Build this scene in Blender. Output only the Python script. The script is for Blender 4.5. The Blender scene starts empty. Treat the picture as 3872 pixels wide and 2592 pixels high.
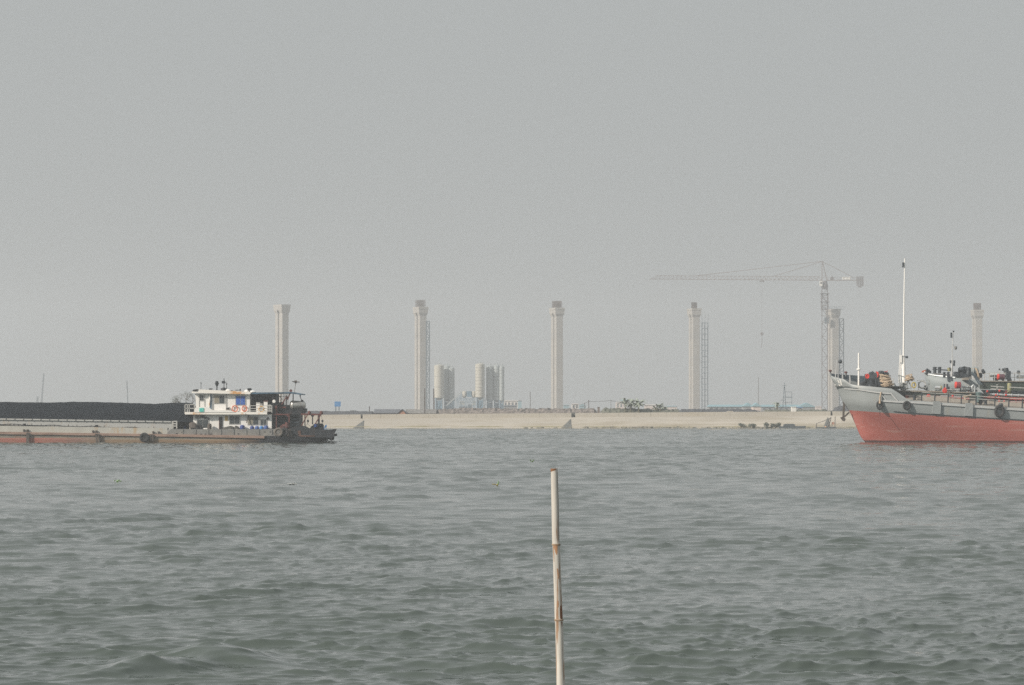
import bpy, bmesh, math, random
import numpy as np
from mathutils import Vector, Matrix
random.seed(7)
R = math.radians
SC = bpy.context.scene
COL = SC.collection

# ------------------------------------------------------------ camera
FPX, CX, HY, EYE = 11500.0, 1936.0, 1547.0, 4.0     # focal length in photo pixels, centre column, horizon row, eye height
cam_d = bpy.data.cameras.new("camera")
cam = bpy.data.objects.new("camera", cam_d); COL.objects.link(cam)
cam.location = (0, 0, EYE); cam.rotation_euler = (R(90), 0, 0)
cam_d.sensor_width = 36; cam_d.lens = 36 * FPX / 3872
cam_d.shift_y = (HY - 1296) / 3872
cam_d.clip_start = 0.5; cam_d.clip_end = 9000
SC.camera = cam

# ------------------------------------------------------------ light
SUN_EL, SUN_AZ = 31.0, 239.0        # azimuth clockwise from +Y: from the left, a little behind the camera
sd = Vector((math.sin(R(SUN_AZ)) * math.cos(R(SUN_EL)), math.cos(R(SUN_AZ)) * math.cos(R(SUN_EL)), math.sin(R(SUN_EL))))
sun_d = bpy.data.lights.new("sun", 'SUN'); sun_d.energy = 4.5; sun_d.angle = R(1.5); sun_d.color = (1.0, 0.90, 0.78)
sun = bpy.data.objects.new("sun", sun_d); COL.objects.link(sun)
sun.rotation_euler = (-sd).to_track_quat('-Z', 'Y').to_euler()
sun.location = sd * 500

world = bpy.data.worlds.new("World"); SC.world = world; world.use_nodes = True
world.cycles.sampling_method = 'NONE'
nt = world.node_tree; nt.nodes.clear()
out = nt.nodes.new('ShaderNodeOutputWorld'); bg = nt.nodes.new('ShaderNodeBackground')
sky = nt.nodes.new('ShaderNodeTexSky'); sky.sky_type = 'NISHITA'; sky.sun_disc = False
sky.sun_elevation = R(SUN_EL); sky.sun_rotation = R(SUN_AZ); sky.dust_density = 6; sky.air_density = 1.2; sky.ozone_density = 2
hs = nt.nodes.new('ShaderNodeHueSaturation'); hs.inputs['Saturation'].default_value = 0.35
mx = nt.nodes.new('ShaderNodeMixRGB'); mx.inputs['Fac'].default_value = 0.86
mx.inputs['Color2'].default_value = (4.46, 4.66, 4.66, 1)      # thick grey overcast haze layer
nt.links.new(sky.outputs[0], hs.inputs['Color']); nt.links.new(hs.outputs[0], mx.inputs['Color1'])
# an overcast sky is brightest overhead
tcw = nt.nodes.new('ShaderNodeTexCoord'); sxw = nt.nodes.new('ShaderNodeSeparateXYZ'); mrw = nt.nodes.new('ShaderNodeMapRange')
mrw.inputs[1].default_value = 0.22; mrw.inputs[2].default_value = 0.9; mrw.inputs[3].default_value = 1.0; mrw.inputs[4].default_value = 1.42
vmw = nt.nodes.new('ShaderNodeVectorMath'); vmw.operation = 'SCALE'
nt.links.new(tcw.outputs['Generated'], sxw.inputs[0]); nt.links.new(sxw.outputs['Z'], mrw.inputs[0])
nt.links.new(mx.outputs[0], vmw.inputs[0]); nt.links.new(mrw.outputs[0], vmw.inputs['Scale'])
nt.links.new(vmw.outputs[0], bg.inputs['Color']); bg.inputs['Strength'].default_value = 0.1
nt.links.new(bg.outputs[0], out.inputs['Surface'])

SC.view_settings.view_transform = 'Standard'; SC.view_settings.look = 'None'
SC.view_settings.exposure = 0.0; SC.view_settings.gamma = 1.0
SC.render.engine = 'CYCLES'
cy = SC.cycles
cy.use_denoising = False; cy.use_adaptive_sampling = False
cy.max_bounces = 6; cy.diffuse_bounces = 2; cy.glossy_bounces = 3; cy.transmission_bounces = 3; cy.volume_bounces = 1
cy.transparent_max_bounces = 16; cy.caustics_reflective = False; cy.caustics_refractive = False

# ------------------------------------------------------------ helpers
def at(px, py, Y):
    return Vector(((px - CX) / FPX * Y, Y, EYE - (py - HY) / FPX * Y))
def ppm(Y): return FPX / Y          # photo pixels per metre at depth Y

def tag(o, label=None, cat=None, group=None, kind=None):
    if label: o['label'] = label
    if cat: o['category'] = cat
    if group: o['group'] = group
    if kind: o['kind'] = kind
    return o
def empty(name, loc, label=None, cat=None, group=None, kind=None):
    o = bpy.data.objects.new(name, None); COL.objects.link(o); o.location = loc
    o.empty_display_size = 0.5
    return tag(o, label, cat, group, kind)
def copy_tree(o, parent=None, delta=None):
    c = o.copy(); COL.objects.link(c)
    if parent: c.parent = parent; c.matrix_parent_inverse = o.matrix_parent_inverse.copy()
    if delta: c.location = o.location + Vector(delta)
    for ch in [k for k in bpy.data.objects if k.parent == o and k is not c]: copy_tree(ch, c)
    return c

class MB:
    """collects shapes, in world coordinates, for ONE mesh object"""
    def __init__(s): s.v = []; s.f = []; s.m = []; s.sm = []
    def add(s, vs, fs, mi=0, smooth=False):
        b = len(s.v); s.v += [tuple(v) for v in vs]
        for f in fs: s.f.append([i + b for i in f]); s.m.append(mi); s.sm.append(smooth)
    def box(s, x0, x1, y0, y1, z0, z1, mi=0):
        if x0 > x1: x0, x1 = x1, x0
        if y0 > y1: y0, y1 = y1, y0
        if z0 > z1: z0, z1 = z1, z0
        s.add([(x0,y0,z0),(x1,y0,z0),(x1,y1,z0),(x0,y1,z0),(x0,y0,z1),(x1,y0,z1),(x1,y1,z1),(x0,y1,z1)],
              [(0,3,2,1),(4,5,6,7),(0,1,5,4),(1,2,6,5),(2,3,7,6),(3,0,4,7)], mi)
    def bar(s, a, b, w, h=None, mi=0):
        """square-section member from a to b"""
        a = Vector(a); b = Vector(b); h = h or w; d = b - a
        if d.length < 1e-6: return
        d.normalize(); up = Vector((0,0,1)) if abs(d.z) < .95 else Vector((0,1,0))
        u = d.cross(up).normalized(); v = u.cross(d).normalized()
        vs = [p + u*w/2*i + v*h/2*j for p in (a, b) for i, j in ((-1,-1),(1,-1),(1,1),(-1,1))]
        s.add(vs, [(0,1,2,3),(7,6,5,4),(0,4,5,1),(1,5,6,2),(2,6,7,3),(3,7,4,0)], mi)
    def tube(s, pts, r, n=8, mi=0, caps=True, smooth=True):
        """round tube through pts; r a number or a list"""
        pts = [Vector(p) for p in pts]; rs = r if isinstance(r, (list, tuple)) else [r]*len(pts)
        rings = []; prev = None
        for i, p in enumerate(pts):
            d = (pts[min(i+1, len(pts)-1)] - pts[max(i-1, 0)]).normalized()
            up = prev if prev is not None and abs(prev.dot(d)) < .95 else (Vector((0,0,1)) if abs(d.z) < .9 else Vector((0,1,0)))
            u = d.cross(up).normalized(); v = u.cross(d).normalized(); prev = v
            rings.append([p + (u*math.cos(2*math.pi*k/n) + v*math.sin(2*math.pi*k/n))*rs[i] for k in range(n)])
        vs = [q for rg in rings for q in rg]; fs = []
        for i in range(len(rings)-1):
            for k in range(n):
                fs.append((i*n+k, (i+1)*n+k, (i+1)*n+(k+1)%n, i*n+(k+1)%n))
        b = len(s.v); s.add(vs, fs, mi, smooth)
        if caps:
            s.f.append([b+k for k in range(n)]); s.m.append(mi); s.sm.append(False)
            e = b + (len(rings)-1)*n; s.f.append([e+k for k in reversed(range(n))]); s.m.append(mi); s.sm.append(False)
    def lathe(s, c, prof, n=20, axis='Z', mi=0):
        """prof: (radius, height) pairs round axis through c"""
        c = Vector(c); vs = []
        for r_, h_ in prof:
            for k in range(n):
                a = 2*math.pi*k/n; p = (r_*math.cos(a), r_*math.sin(a), h_)
                if axis == 'Y': p = (p[0], p[2], p[1])
                if axis == 'X': p = (p[2], p[0], p[1])
                vs.append(c + Vector(p))
        fs = [(i*n+k, i*n+(k+1)%n, (i+1)*n+(k+1)%n, (i+1)*n+k) for i in range(len(prof)-1) for k in range(n)]
        b = len(s.v); s.add(vs, fs, mi, True)
        s.f.append([b+k for k in reversed(range(n))]); s.m.append(mi); s.sm.append(False)
        e = b + (len(prof)-1)*n; s.f.append([e+k for k in range(n)]); s.m.append(mi); s.sm.append(False)
    def torus(s, c, R_, r_, axis='Y', n=28, m=10, mi=0, sx=1.0):
        c = Vector(c); vs = []
        for i in range(n):
            a = 2*math.pi*i/n
            for j in range(m):
                b = 2*math.pi*j/m; q = R_ + r_*math.cos(b)
                p = (q*math.cos(a), r_*math.sin(b), q*math.sin(a))
                if axis == 'X': p = (p[1], p[0], p[2])
                if axis == 'Z': p = (p[0], p[2], p[1])
                vs.append(c + Vector((p[0]*sx, p[1], p[2])))
        s.add(vs, [(i*m+j, ((i+1)%n)*m+j, ((i+1)%n)*m+(j+1)%m, i*m+(j+1)%m) for i in range(n) for j in range(m)], mi, True)
    def extr(s, poly, y0, y1, mi=0, smooth=False):
        """polygon in XZ extruded from y0 to y1"""
        n = len(poly)
        vs = [(x, y0, z) for x, z in poly] + [(x, y1, z) for x, z in poly]
        fs = [list(range(n)), list(reversed(range(n, 2*n)))] + [(i, n+i, n+(i+1)%n, (i+1)%n) for i in range(n)]
        s.add(vs, fs, mi, smooth)
    def grid(s, rows, mi=0, smooth=True):
        nr, nc = len(rows), len(rows[0])
        s.add([p for r_ in rows for p in r_], [(i*nc+j, i*nc+j+1, (i+1)*nc+j+1, (i+1)*nc+j) for i in range(nr-1) for j in range(nc-1)], mi, smooth)
    def build(s, name, mat, parent=None, bevel=0, fix=True):
        me = bpy.data.meshes.new(name); me.from_pydata(s.v, [], s.f)
        mats = mat if isinstance(mat, (list, tuple)) else [mat]
        for m in mats: me.materials.append(m)
        me.polygons.foreach_set('material_index', s.m); me.polygons.foreach_set('use_smooth', s.sm)
        if any(s.sm): me.set_sharp_from_angle(angle=R(38))
        if fix:
            bm = bmesh.new(); bm.from_mesh(me); bmesh.ops.recalc_face_normals(bm, faces=bm.faces[:]); bm.to_mesh(me); bm.free()
        o = bpy.data.objects.new(name, me); COL.objects.link(o)
        if parent:
            o.parent = parent
            p = parent; off = Vector((0,0,0))
            while p: off += p.location; p = p.parent
            me.transform(Matrix.Translation(-off))
        else:      # origin at the base centre
            cs = np.array(s.v); c = Vector(((cs[:,0].min()+cs[:,0].max())/2, (cs[:,1].min()+cs[:,1].max())/2, cs[:,2].min()))
            me.transform(Matrix.Translation(-c)); o.location = c
        if bevel:
            b = o.modifiers.new('bevel', 'BEVEL'); b.width = bevel; b.segments = 2; b.limit_method = 'ANGLE'
        return o

# ------------------------------------------------------------ materials
def mat(name, col, rough=0.7, metal=0.0, var=0.0, vscale=1.0, stain=None, samt=0.0, sscale=1.0, stretch=(1,1,1), bump=0.0, spec=0.5, sthr=(0.5,0.7)):
    """base colour with soft variation and, when given, stains/rust of a second colour"""
    m = bpy.data.materials.new(name); m.use_nodes = True; t = m.node_tree; N = t.nodes; L = t.links
    p = N['Principled BSDF']; p.inputs['Roughness'].default_value = rough; p.inputs['Metallic'].default_value = metal
    p.inputs['Specular IOR Level'].default_value = spec
    col = tuple(col) + (1,) if len(col) == 3 else col
    p.inputs['Base Color'].default_value = col
    if var or stain or bump:
        tc = N.new('ShaderNodeTexCoord'); mp = N.new('ShaderNodeMapping'); mp.inputs['Scale'].default_value = stretch
        L.new(tc.outputs['Object'], mp.inputs['Vector'])
        n1 = N.new('ShaderNodeTexNoise'); n1.inputs['Scale'].default_value = vscale; n1.inputs['Detail'].default_value = 6; n1.inputs['Roughness'].default_value = 0.6
        L.new(mp.outputs[0], n1.inputs['Vector'])
        mr = N.new('ShaderNodeMapRange'); mr.inputs[1].default_value = 0.25; mr.inputs[2].default_value = 0.75
        mr.inputs[3].default_value = 1 - var; mr.inputs[4].default_value = 1 + var
        L.new(n1.outputs['Fac'], mr.inputs[0])
        vm = N.new('ShaderNodeVectorMath'); vm.operation = 'SCALE'; vm.inputs[0].default_value = col[:3]
        L.new(mr.outputs[0], vm.inputs['Scale']); last = vm.outputs[0]
        if stain:
            n2 = N.new('ShaderNodeTexNoise'); n2.inputs['Scale'].default_value = sscale; n2.inputs['Detail'].default_value = 8; n2.inputs['Roughness'].default_value = 0.65
            L.new(mp.outputs[0], n2.inputs['Vector'])
            m2 = N.new('ShaderNodeMapRange'); m2.inputs[1].default_value = sthr[0]; m2.inputs[2].default_value = sthr[1]
            m2.inputs[3].default_value = 0; m2.inputs[4].default_value = samt; L.new(n2.outputs['Fac'], m2.inputs[0])
            mi = N.new('ShaderNodeMixRGB'); mi.inputs['Color2'].default_value = tuple(stain) + (1,)
            L.new(m2.outputs[0], mi.inputs['Fac']); L.new(last, mi.inputs['Color1']); last = mi.outputs[0]
        L.new(last, p.inputs['Base Color'])
        if bump:
            b = N.new('ShaderNodeBump'); b.inputs['Strength'].default_value = 1.0; b.inputs['Distance'].default_value = bump
            L.new(n1.outputs['Fac'], b.inputs['Height']); L.new(b.outputs[0], p.inputs['Normal'])
    return m

# ------------------------------------------------------------ water
def wave_components():
    rs = np.random.RandomState(11); comps = []
    n = 180
    for i in range(n):
        lam = 0.20 * (6.0/0.20) ** (((i + rs.rand()) / n))
        spread = 20 if lam > 2.0 else (23 if lam > .7 else 30)
        th = R(-90 + 10 + rs.randn() * spread)              # travels towards the camera
        slope = 0.006 if lam > 2.4 else (0.0165 if lam > 1.1 else (0.0245 if lam > .5 else 0.030))
        k = 2*math.pi/lam
        comps.append((k*math.cos(th), k*math.sin(th), k, slope/k*(0.6+0.8*rs.rand()), rs.rand()*2*math.pi, lam))
    return comps
WC = wave_components()
def waves(X, Y, spacing):
    # gentle warp and gusts so that wave groups come and go
    gx = 0.8*np.sin(X*0.21+Y*0.083)+0.7*np.sin(X*0.13-Y*0.19+2.0)
    gy = 0.9*np.sin(X*0.17+Y*0.11+1.3)+0.6*np.sin(-X*0.29+Y*0.07)
    g = 1.0 + 0.32*np.sin(X*0.11+Y*0.057+0.5)*np.sin(X*0.047-Y*0.083+1.1) + 0.22*np.sin(X*0.31-Y*0.15)*np.sin(X*0.09+Y*0.21)
    U, V = X+gx, Y+gy
    H = np.zeros_like(X); DX = np.zeros_like(X); DY = np.zeros_like(X); S = np.zeros_like(X); S2 = np.zeros_like(X); va = np.zeros_like(X); vb = np.zeros_like(X)
    for kx, ky, k, a, ph, lam in WC:
        att = np.clip((lam/spacing - 1.5)/1.3, 0, 1)
        if att.max() <= 0: continue
        p = kx*U+ky*V+ph; aa = a*att*g
        s_, c_ = np.sin(p), np.cos(p)
        if lam > 2.4: H += aa*c_
        elif lam > .8: S += aa*c_; va += aa*aa/2
        else: S2 += aa*c_; vb += aa*aa/2
        q = 0.9
        DX -= q*aa*(kx/k)*s_; DY -= q*aa*(ky/k)*s_
    for s__, v__ in ((S, va), (S2, vb)):      # peaked crests, flat troughs
        r_ = np.sqrt(v__)+1e-5; H += r_*(np.exp(np.clip(.58*s__/r_, -2, 1.3))-1.17)*1.35
    return DX, DY, H
def big_wave(X, Y):
    # the one steeper swell near the bank, lower left
    z = np.zeros_like(X)
    for (px, py, L_, w_, h_, sl) in WAVELETS:
        Y0 = EYE*FPX/(py-HY); X0 = (px-CX)/FPX*Y0
        u = (X-X0); v = (Y-Y0) - sl*u
        z += h_*np.exp(-(u/L_)**2)*np.exp(-np.where(v < 0, (v/(w_*0.75))**2, (v/(w_*1.5))**2))
    return z
WAVELETS = [(800,2505,0.9,0.75,0.27,-0.35),(590,2540,0.85,0.7,0.22,0.8),(1000,2520,0.7,0.5,0.05,-0.8),(3480,2350,1.3,0.8,0.08,-0.5),(2450,2195,1.6,1.0,0.07,0),
            (700,2050,2.2,0.9,0.08,0),(1650,1850,3.5,1.5,0.12,0),(3000,2400,1.4,0.8,0.05,-.3),(1850,2350,1.4,0.8,0.04,.3)]
def make_water():
    ys = []
    y = 5.0
    while y < 640:
        ys.append(y)
        fine = min(y*y/(EYE*FPX)*3.78*0.27, 0.42)
        y += max(0.045, fine) if y > 38 else 0.15
    ys = np.array(ys)
    dense = np.tan(R(10.2)) * np.linspace(-1, 1, 1150)
    side = np.tan(R(10.2)) + (np.linspace(0, 1, 111)[1:]**1.6)*0.85
    tn = np.concatenate([-side[::-1], dense, side]); nc = len(tn)
    Yg, Tg = np.meshgrid(ys, tn, indexing='ij'); Xg = Yg*Tg
    sp = np.gradient(ys)[:, None]*np.ones((1, nc)); sp = np.maximum(sp, Yg*np.gradient(tn)[None, :])
    DX, DY, H = waves(Xg, Yg, sp)
    H = H + big_wave(Xg, Yg)
    co = np.stack([Xg+DX, Yg+DY, H], -1).reshape(-1, 3).astype(np.float32)
    nr = len(ys)
    idx = np.arange(nr*nc).reshape(nr, nc)
    q = np.stack([idx[:-1,:-1], idx[:-1,1:], idx[1:,1:], idx[1:,:-1]], -1).reshape(-1, 4).astype(np.int32)
    me = bpy.data.meshes.new('water')
    me.vertices.add(len(co)); me.vertices.foreach_set('co', co.ravel())
    me.loops.add(q.size); me.loops.foreach_set('vertex_index', q.ravel())
    me.polygons.add(len(q)); me.polygons.foreach_set('loop_start', np.arange(0, q.size, 4, dtype=np.int32))
    me.polygons.foreach_set('use_smooth', np.ones(len(q), bool))
    me.update(calc_edges=True)
    o = bpy.data.objects.new('water', me); COL.objects.link(o); tag(o, kind='structure')
    m = bpy.data.materials.new('river_water'); m.use_nodes = True; t = m.node_tree; N = t.nodes; L = t.links
    p = N['Principled BSDF']; p.inputs['IOR'].default_value = 1.33
    p.inputs['Roughness'].default_value = 0.07
    p.inputs['Base Color'].default_value = (0.070, 0.088, 0.080, 1)
    tc = N.new('ShaderNodeTexCoord'); geo = N.new('ShaderNodeNewGeometry')
    acc = None
    for (sx, sy, det, k) in ((0.8, 2.4, 5, 0.38), (3.0, 9.0, 4, 0.34)):
        mp = N.new('ShaderNodeMapping'); mp.inputs['Scale'].default_value = (sx, sy, 1); mp.inputs['Rotation'].default_value = (0, 0, 0.12)
        L.new(tc.outputs['Object'], mp.inputs['Vector'])
        n = N.new('ShaderNodeTexNoise'); n.inputs['Scale'].default_value = 1; n.inputs['Detail'].default_value = det; n.inputs['Roughness'].default_value = 0.6
        L.new(mp.outputs[0], n.inputs['Vector'])
        sb = N.new('ShaderNodeVectorMath'); sb.operation = 'SUBTRACT'; sb.inputs[1].default_value = (0.5, 0.5, 0.5); L.new(n.outputs['Color'], sb.inputs[0])
        ml = N.new('ShaderNodeVectorMath'); ml.operation = 'MULTIPLY'; ml.inputs[1].default_value = (k*0.6, k, 0.0); L.new(sb.outputs[0], ml.inputs[0])
        if acc is None: acc = ml.outputs[0]
        else:
            ad = N.new('ShaderNodeVectorMath'); ad.operation = 'ADD'; L.new(acc, ad.inputs[0]); L.new(ml.outputs[0], ad.inputs[1]); acc = ad.outputs[0]
    ad = N.new('ShaderNodeVectorMath'); ad.operation = 'ADD'; L.new(acc, ad.inputs[0]); L.new(geo.outputs['Normal'], ad.inputs[1])
    nm = N.new('ShaderNodeVectorMath'); nm.operation = 'NORMALIZE'; L.new(ad.outputs[0], nm.inputs[0])
    L.new(nm.outputs[0], p.inputs['Normal'])
    me.materials.append(m)
make_water()

# ------------------------------------------------------------ far shore: ground and river wall
M = {}
M['earth'] = mat('dark_earth', (0.11, 0.10, 0.085), .95, var=.4, vscale=.4, stain=(0.22,0.20,0.16), samt=.7, sscale=.8)
M['conc'] = mat('bank_concrete', (0.40, 0.37, 0.32), .9, var=.22, vscale=.22, stain=(0.27,0.235,0.17), samt=.8, sscale=.35, stretch=(.12,1,1.6), bump=.03, sthr=(.47,.66))
M['conc2'] = mat('parapet_concrete', (0.46, 0.43, 0.375), .9, var=.12, vscale=.4, stain=(0.42,0.37,0.28), samt=.5, sscale=.3, stretch=(.3,1,1))
M['darkconc'] = mat('dark_concrete', (0.13, 0.135, 0.13), .9, var=.25, vscale=1.2)
M['algae'] = mat('waterline_algae', (0.30, 0.275, 0.18), .9, var=.2, vscale=.7, stretch=(.4,1,1))
def interp(x, tab):
    xs = [t[0] for t in tab]; ys = [t[1] for t in tab]
    return float(np.interp(x, xs, ys))
YB = 622.0
TOP = [(-2600,1585),(0,1577),(600,1573),(1200,1569),(1600,1566),(2000,1564),(2400,1561),(2800,1558),(3200,1556),(3872,1553),(6500,1547)]
def zt(px): return at(px, interp(px, TOP), YB+7).z
xs_px = list(range(-2400, 6301, 60))
g = MB()
far_y = [YB+8.2, 760, 1100, 1500, 2650]
g.grid([[((px-CX)/FPX*(YB+7)*(1 if y < 700 else .75+y/2800), y, zt(px)-.35 - (0.3 if y > 700 else 0)) for px in xs_px] for y in far_y], smooth=False)
tag(g.build('ground', M['earth']), kind='structure')

gaps = [(1364, 1371), (2161, 2175), (3141, 3148)]
wall = empty('river_wall', (0, YB+3, 0), 'long pale sloping concrete flood wall along the far river bank', 'wall')
rv = MB(); pp = MB(); al = MB(); rs = random.Random(3)
rows = [[], [], [], [], [], [], []]
for i, px in enumerate(xs_px):
    X = (px-CX)/FPX*YB; w = rs.uniform(-.05, .05)
    h = zt(px) - .86
    prof = [(YB-1.6, -1.2), (YB-.3, 0.28), (YB+.5, .5), (YB+1.3, .95+w), (YB+1.5, 1.0+w), (YB+4.6, h-.08), (YB+5.6, h)]
    for r_, (y, z) in zip(rows, prof): r_.append((X*(y/YB), y, z))
rv.grid(rows, smooth=False); rv.build('revetment', M['conc'], wall)
for a, b in zip(xs_px[:-1], xs_px[1:]):
    # parapet panels of about three metres, with real gaps at the dark slabs
    segs = [(a, b)]
    for g0, g1 in gaps:
        ns = []
        for s0, s1 in segs:
            if g1 <= s0 or g0 >= s1: ns.append((s0, s1))
            else:
                if g0 > s0: ns.append((s0, g0))
                if g1 < s1: ns.append((g1, s1))
        segs = ns
    for s0, s1 in segs:
        j = rs.uniform(-.02, .02)
        x0 = (s0-CX)/FPX*(YB+5.6)+.012; x1 = (s1-CX)/FPX*(YB+5.6)-.012
        za = zt(s0); zb_ = zt(s1)
        y0, y1 = YB+5.6+j, YB+6.1
        pp.add([(x0,y0,za-.95),(x1,y0,zb_-.95),(x1,y1,zb_-.95),(x0,y1,za-.95),(x0,y0,za),(x1,y0,zb_),(x1,y1,zb_),(x0,y1,za)],
               [(0,3,2,1),(4,5,6,7),(0,1,5,4),(1,2,6,5),(2,3,7,6),(3,0,4,7)])
pp.build('parapet', M['conc2'], wall)
ar = [[], []]
for px in range(-2400, 6301, 12):
    X = (px-CX)/FPX*YB; h = .22+.22*abs(math.sin(px*.013))+rs.uniform(0,.12)
    ar[0].append((X, YB-.75, -.5)); ar[1].append((X, YB-.36+h*.35, h))
al.grid(ar); al.build('tide_line', M['algae'], wall)
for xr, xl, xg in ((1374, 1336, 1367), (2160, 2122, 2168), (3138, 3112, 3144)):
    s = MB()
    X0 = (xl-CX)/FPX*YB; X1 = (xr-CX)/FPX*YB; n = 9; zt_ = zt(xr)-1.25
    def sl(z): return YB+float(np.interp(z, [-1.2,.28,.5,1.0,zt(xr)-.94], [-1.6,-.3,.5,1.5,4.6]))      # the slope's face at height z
    for k in range(n):      # dark stepped triangle laid flat on the slope, tallest at the right
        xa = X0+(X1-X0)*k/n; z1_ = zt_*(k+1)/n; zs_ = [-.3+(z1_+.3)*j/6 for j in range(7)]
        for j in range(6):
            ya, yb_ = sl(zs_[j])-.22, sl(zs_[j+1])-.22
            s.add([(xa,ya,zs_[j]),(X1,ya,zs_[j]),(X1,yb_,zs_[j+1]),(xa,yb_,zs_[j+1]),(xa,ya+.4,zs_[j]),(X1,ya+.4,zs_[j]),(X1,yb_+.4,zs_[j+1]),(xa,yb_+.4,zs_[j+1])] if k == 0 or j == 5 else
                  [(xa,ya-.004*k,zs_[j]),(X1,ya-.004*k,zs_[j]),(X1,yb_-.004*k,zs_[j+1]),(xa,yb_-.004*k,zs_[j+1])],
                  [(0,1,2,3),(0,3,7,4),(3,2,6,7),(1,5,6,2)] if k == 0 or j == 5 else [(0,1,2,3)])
    s.build('dark_slab', M['darkconc'], wall)
    o = MB(); xa = (xg-CX)/FPX*(YB+6.4)
    o.box(xa-.42, xa+.42, YB+6.3, YB+6.5, zt(xg)-.95, zt(xg)+.12)  # thin dark panel standing behind the parapet gap
    o.build('gap_panel', M['darkconc'], wall)

# heaps, hedges and rubble behind the parapet
M['rub'] = mat('rubble', (0.17, 0.15, 0.14), .95, var=.5, vscale=1.3, stain=(0.42,0.38,0.34), samt=.6, sscale=2.5)
M['spoil'] = mat('coal_spoil', (0.075, 0.08, 0.09), .95, var=.35, vscale=.8)
M['weed'] = mat('scrub_green', (0.13, 0.135, 0.11), .95, var=.5, vscale=1.5)
def mound(x0, x1, prof, Y, label, m, rough=.25, depth=7, group='heaps behind the flood wall', name='rubble_mound', cat='mound', seed=1):
    rr = np.random.RandomState(seed); nx = max(12, int((x1-x0)/FPX*Y*2.2)); ny = 10
    rows = []
    nz = rr.rand(ny+1, nx+1)
    for j in range(ny+1):
        v = j/ny; row = []
        for i in range(nx+1):
            u = i/nx; px = x0+(x1-x0)*u
            base = zt(px)-.6; top = at(px, interp(u, prof), Y+depth/2).z
            s = math.sin(math.pi*min(max(v, .0), 1))**.6
            e = min(1, u*nx/2.0, (1-u)*nx/2.0)
            z = base + (top-base)*s*(e**.5) + (nz[j, i]-.5)*rough*s*e
            row.append(((px-CX)/FPX*(Y+depth/2), Y+depth*v, z))
        rows.append(row)
    b = MB(); b.grid(rows, smooth=False)
    return tag(b.build(name, m), label, cat, group)
mound(560, 1425, [(0,1552),(.5,1553),(.85,1556),(1,1556)], YB+14, 'low smooth dark heap behind the wall beside the blue billboard', M['spoil'], .15, seed=2)
mound(1318, 1352, [(0,1553),(1,1553)], YB+30, 'small dark flat-topped heap right of the blue billboard', M['spoil'], .1, seed=3)
mound(1640, 2262, [(0,1550),(.2,1546),(.6,1547),(1,1547)], YB+12, 'long grey rubble heap with pale stones below the silos', M['rub'], .5, seed=4)
mound(2268, 2580, [(0,1543),(.1,1544),(.4,1547),(1,1550)], YB+15, 'scrubby dark heap below the banana plants', M['weed'], .5, seed=5)
mound(2560, 2885, [(0,1549),(.5,1548),(.85,1549),(1,1556)], YB+12, 'dark brown heap left of the white cabin', M['spoil'], .3, seed=6)
mound(2880, 3135, [(0,1551),(.5,1551),(1,1549)], YB+18, 'low scrub strip around the white cabin', M['weed'], .3, seed=7)
mound(3143, 3230, [(0,1549),(.3,1536),(.7,1535),(1,1540)], YB+25, 'rounded dark mound behind the anchor of the tanker', M['spoil'], .25, seed=8)
mound(3230, 4300, [(0,1549),(1,1545)], YB+18, 'dark heap hidden behind the tanker', M['spoil'], .25, seed=9)

# brick sheds behind the parapet
M['roof'] = mat('grey_tile_roof', (0.13, 0.14, 0.16), .8, var=.3, vscale=1.5)
M['roof2'] = mat('patched_roof', (0.19, 0.185, 0.18), .85, var=.3, vscale=.8, stain=(0.45,0.44,0.41), samt=.6, sscale=1.0, stretch=(2,1,1))
M['brick'] = mat('red_brick', (0.42, 0.22, 0.15), .9, var=.15, vscale=2)
M['brick2'] = mat('brown_brick', (0.20, 0.16, 0.14), .9, var=.2, vscale=2)
def shed(x0, x1, py_r, py_e, Y, rm, wm, label, dep=6, gable=False, cat='shed', group='sheds behind the flood wall'):
    e = empty('brick_shed', at((x0+x1)/2, 1560, Y), label, cat, group)
    X0 = at(x0, 0, Y).x; X1 = at(x1, 0, Y).x; zr = at(0, py_r, Y).z; ze = at(0, py_e, Y).z; zb = zt(x0)-.4
    w = MB(); r = MB()
    if gable:
        xm = (X0+X1)/2
        w.extr([(X0, zb), (X1, zb), (X1, ze), (xm, zr), (X0, ze)], Y, Y+dep)
        for xa in (X0, X1):
            d = -.3 if xa == X0 else .3
            r.add([(xm, Y-.2, zr+.08), (xa+d, Y-.2, ze-.1), (xa+d, Y+dep, ze-.1), (xm, Y+dep, zr+.08),
                   (xm, Y-.2, zr+.2), (xa+d, Y-.2, ze+.02), (xa+d, Y+dep, ze+.02), (xm, Y+dep, zr+.2)],
                  [(0,1,2,3),(7,6,5,4),(0,4,5,1),(1,5,6,2),(2,6,7,3),(3,7,4,0)])
    else:
        w.box(X0, X1, Y, Y+dep, zb, ze)
        ym = Y+dep/2
        for s_ in (-1, 1):
            ye = ym+s_*(dep/2+.3)
            r.add([(X0-.2, ym, zr), (X1+.2, ym, zr), (X1+.2, ye, ze-.05), (X0-.2, ye, ze-.05),
                   (X0-.2, ym, zr-.12), (X1+.2, ym, zr-.12), (X1+.2, ye, ze-.17), (X0-.2, ye, ze-.17)],
                  [(0,1,2,3),(7,6,5,4),(0,4,5,1),(1,5,6,2),(2,6,7,3),(3,7,4,0)])
    w.build('wall', wm, e); r.build('roof', rm, e)
    return e
shed(1417, 1508, 1548, 1561, YB+11, M['roof'], M['brick2'], 'long shed with a blue-grey roof left of the small brick gable')
shed(1508, 1533, 1551, 1563, YB+8.6, M['roof'], M['brick'], 'small hut with an orange-red brick gable facing the river', gable=True, dep=4)
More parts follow.
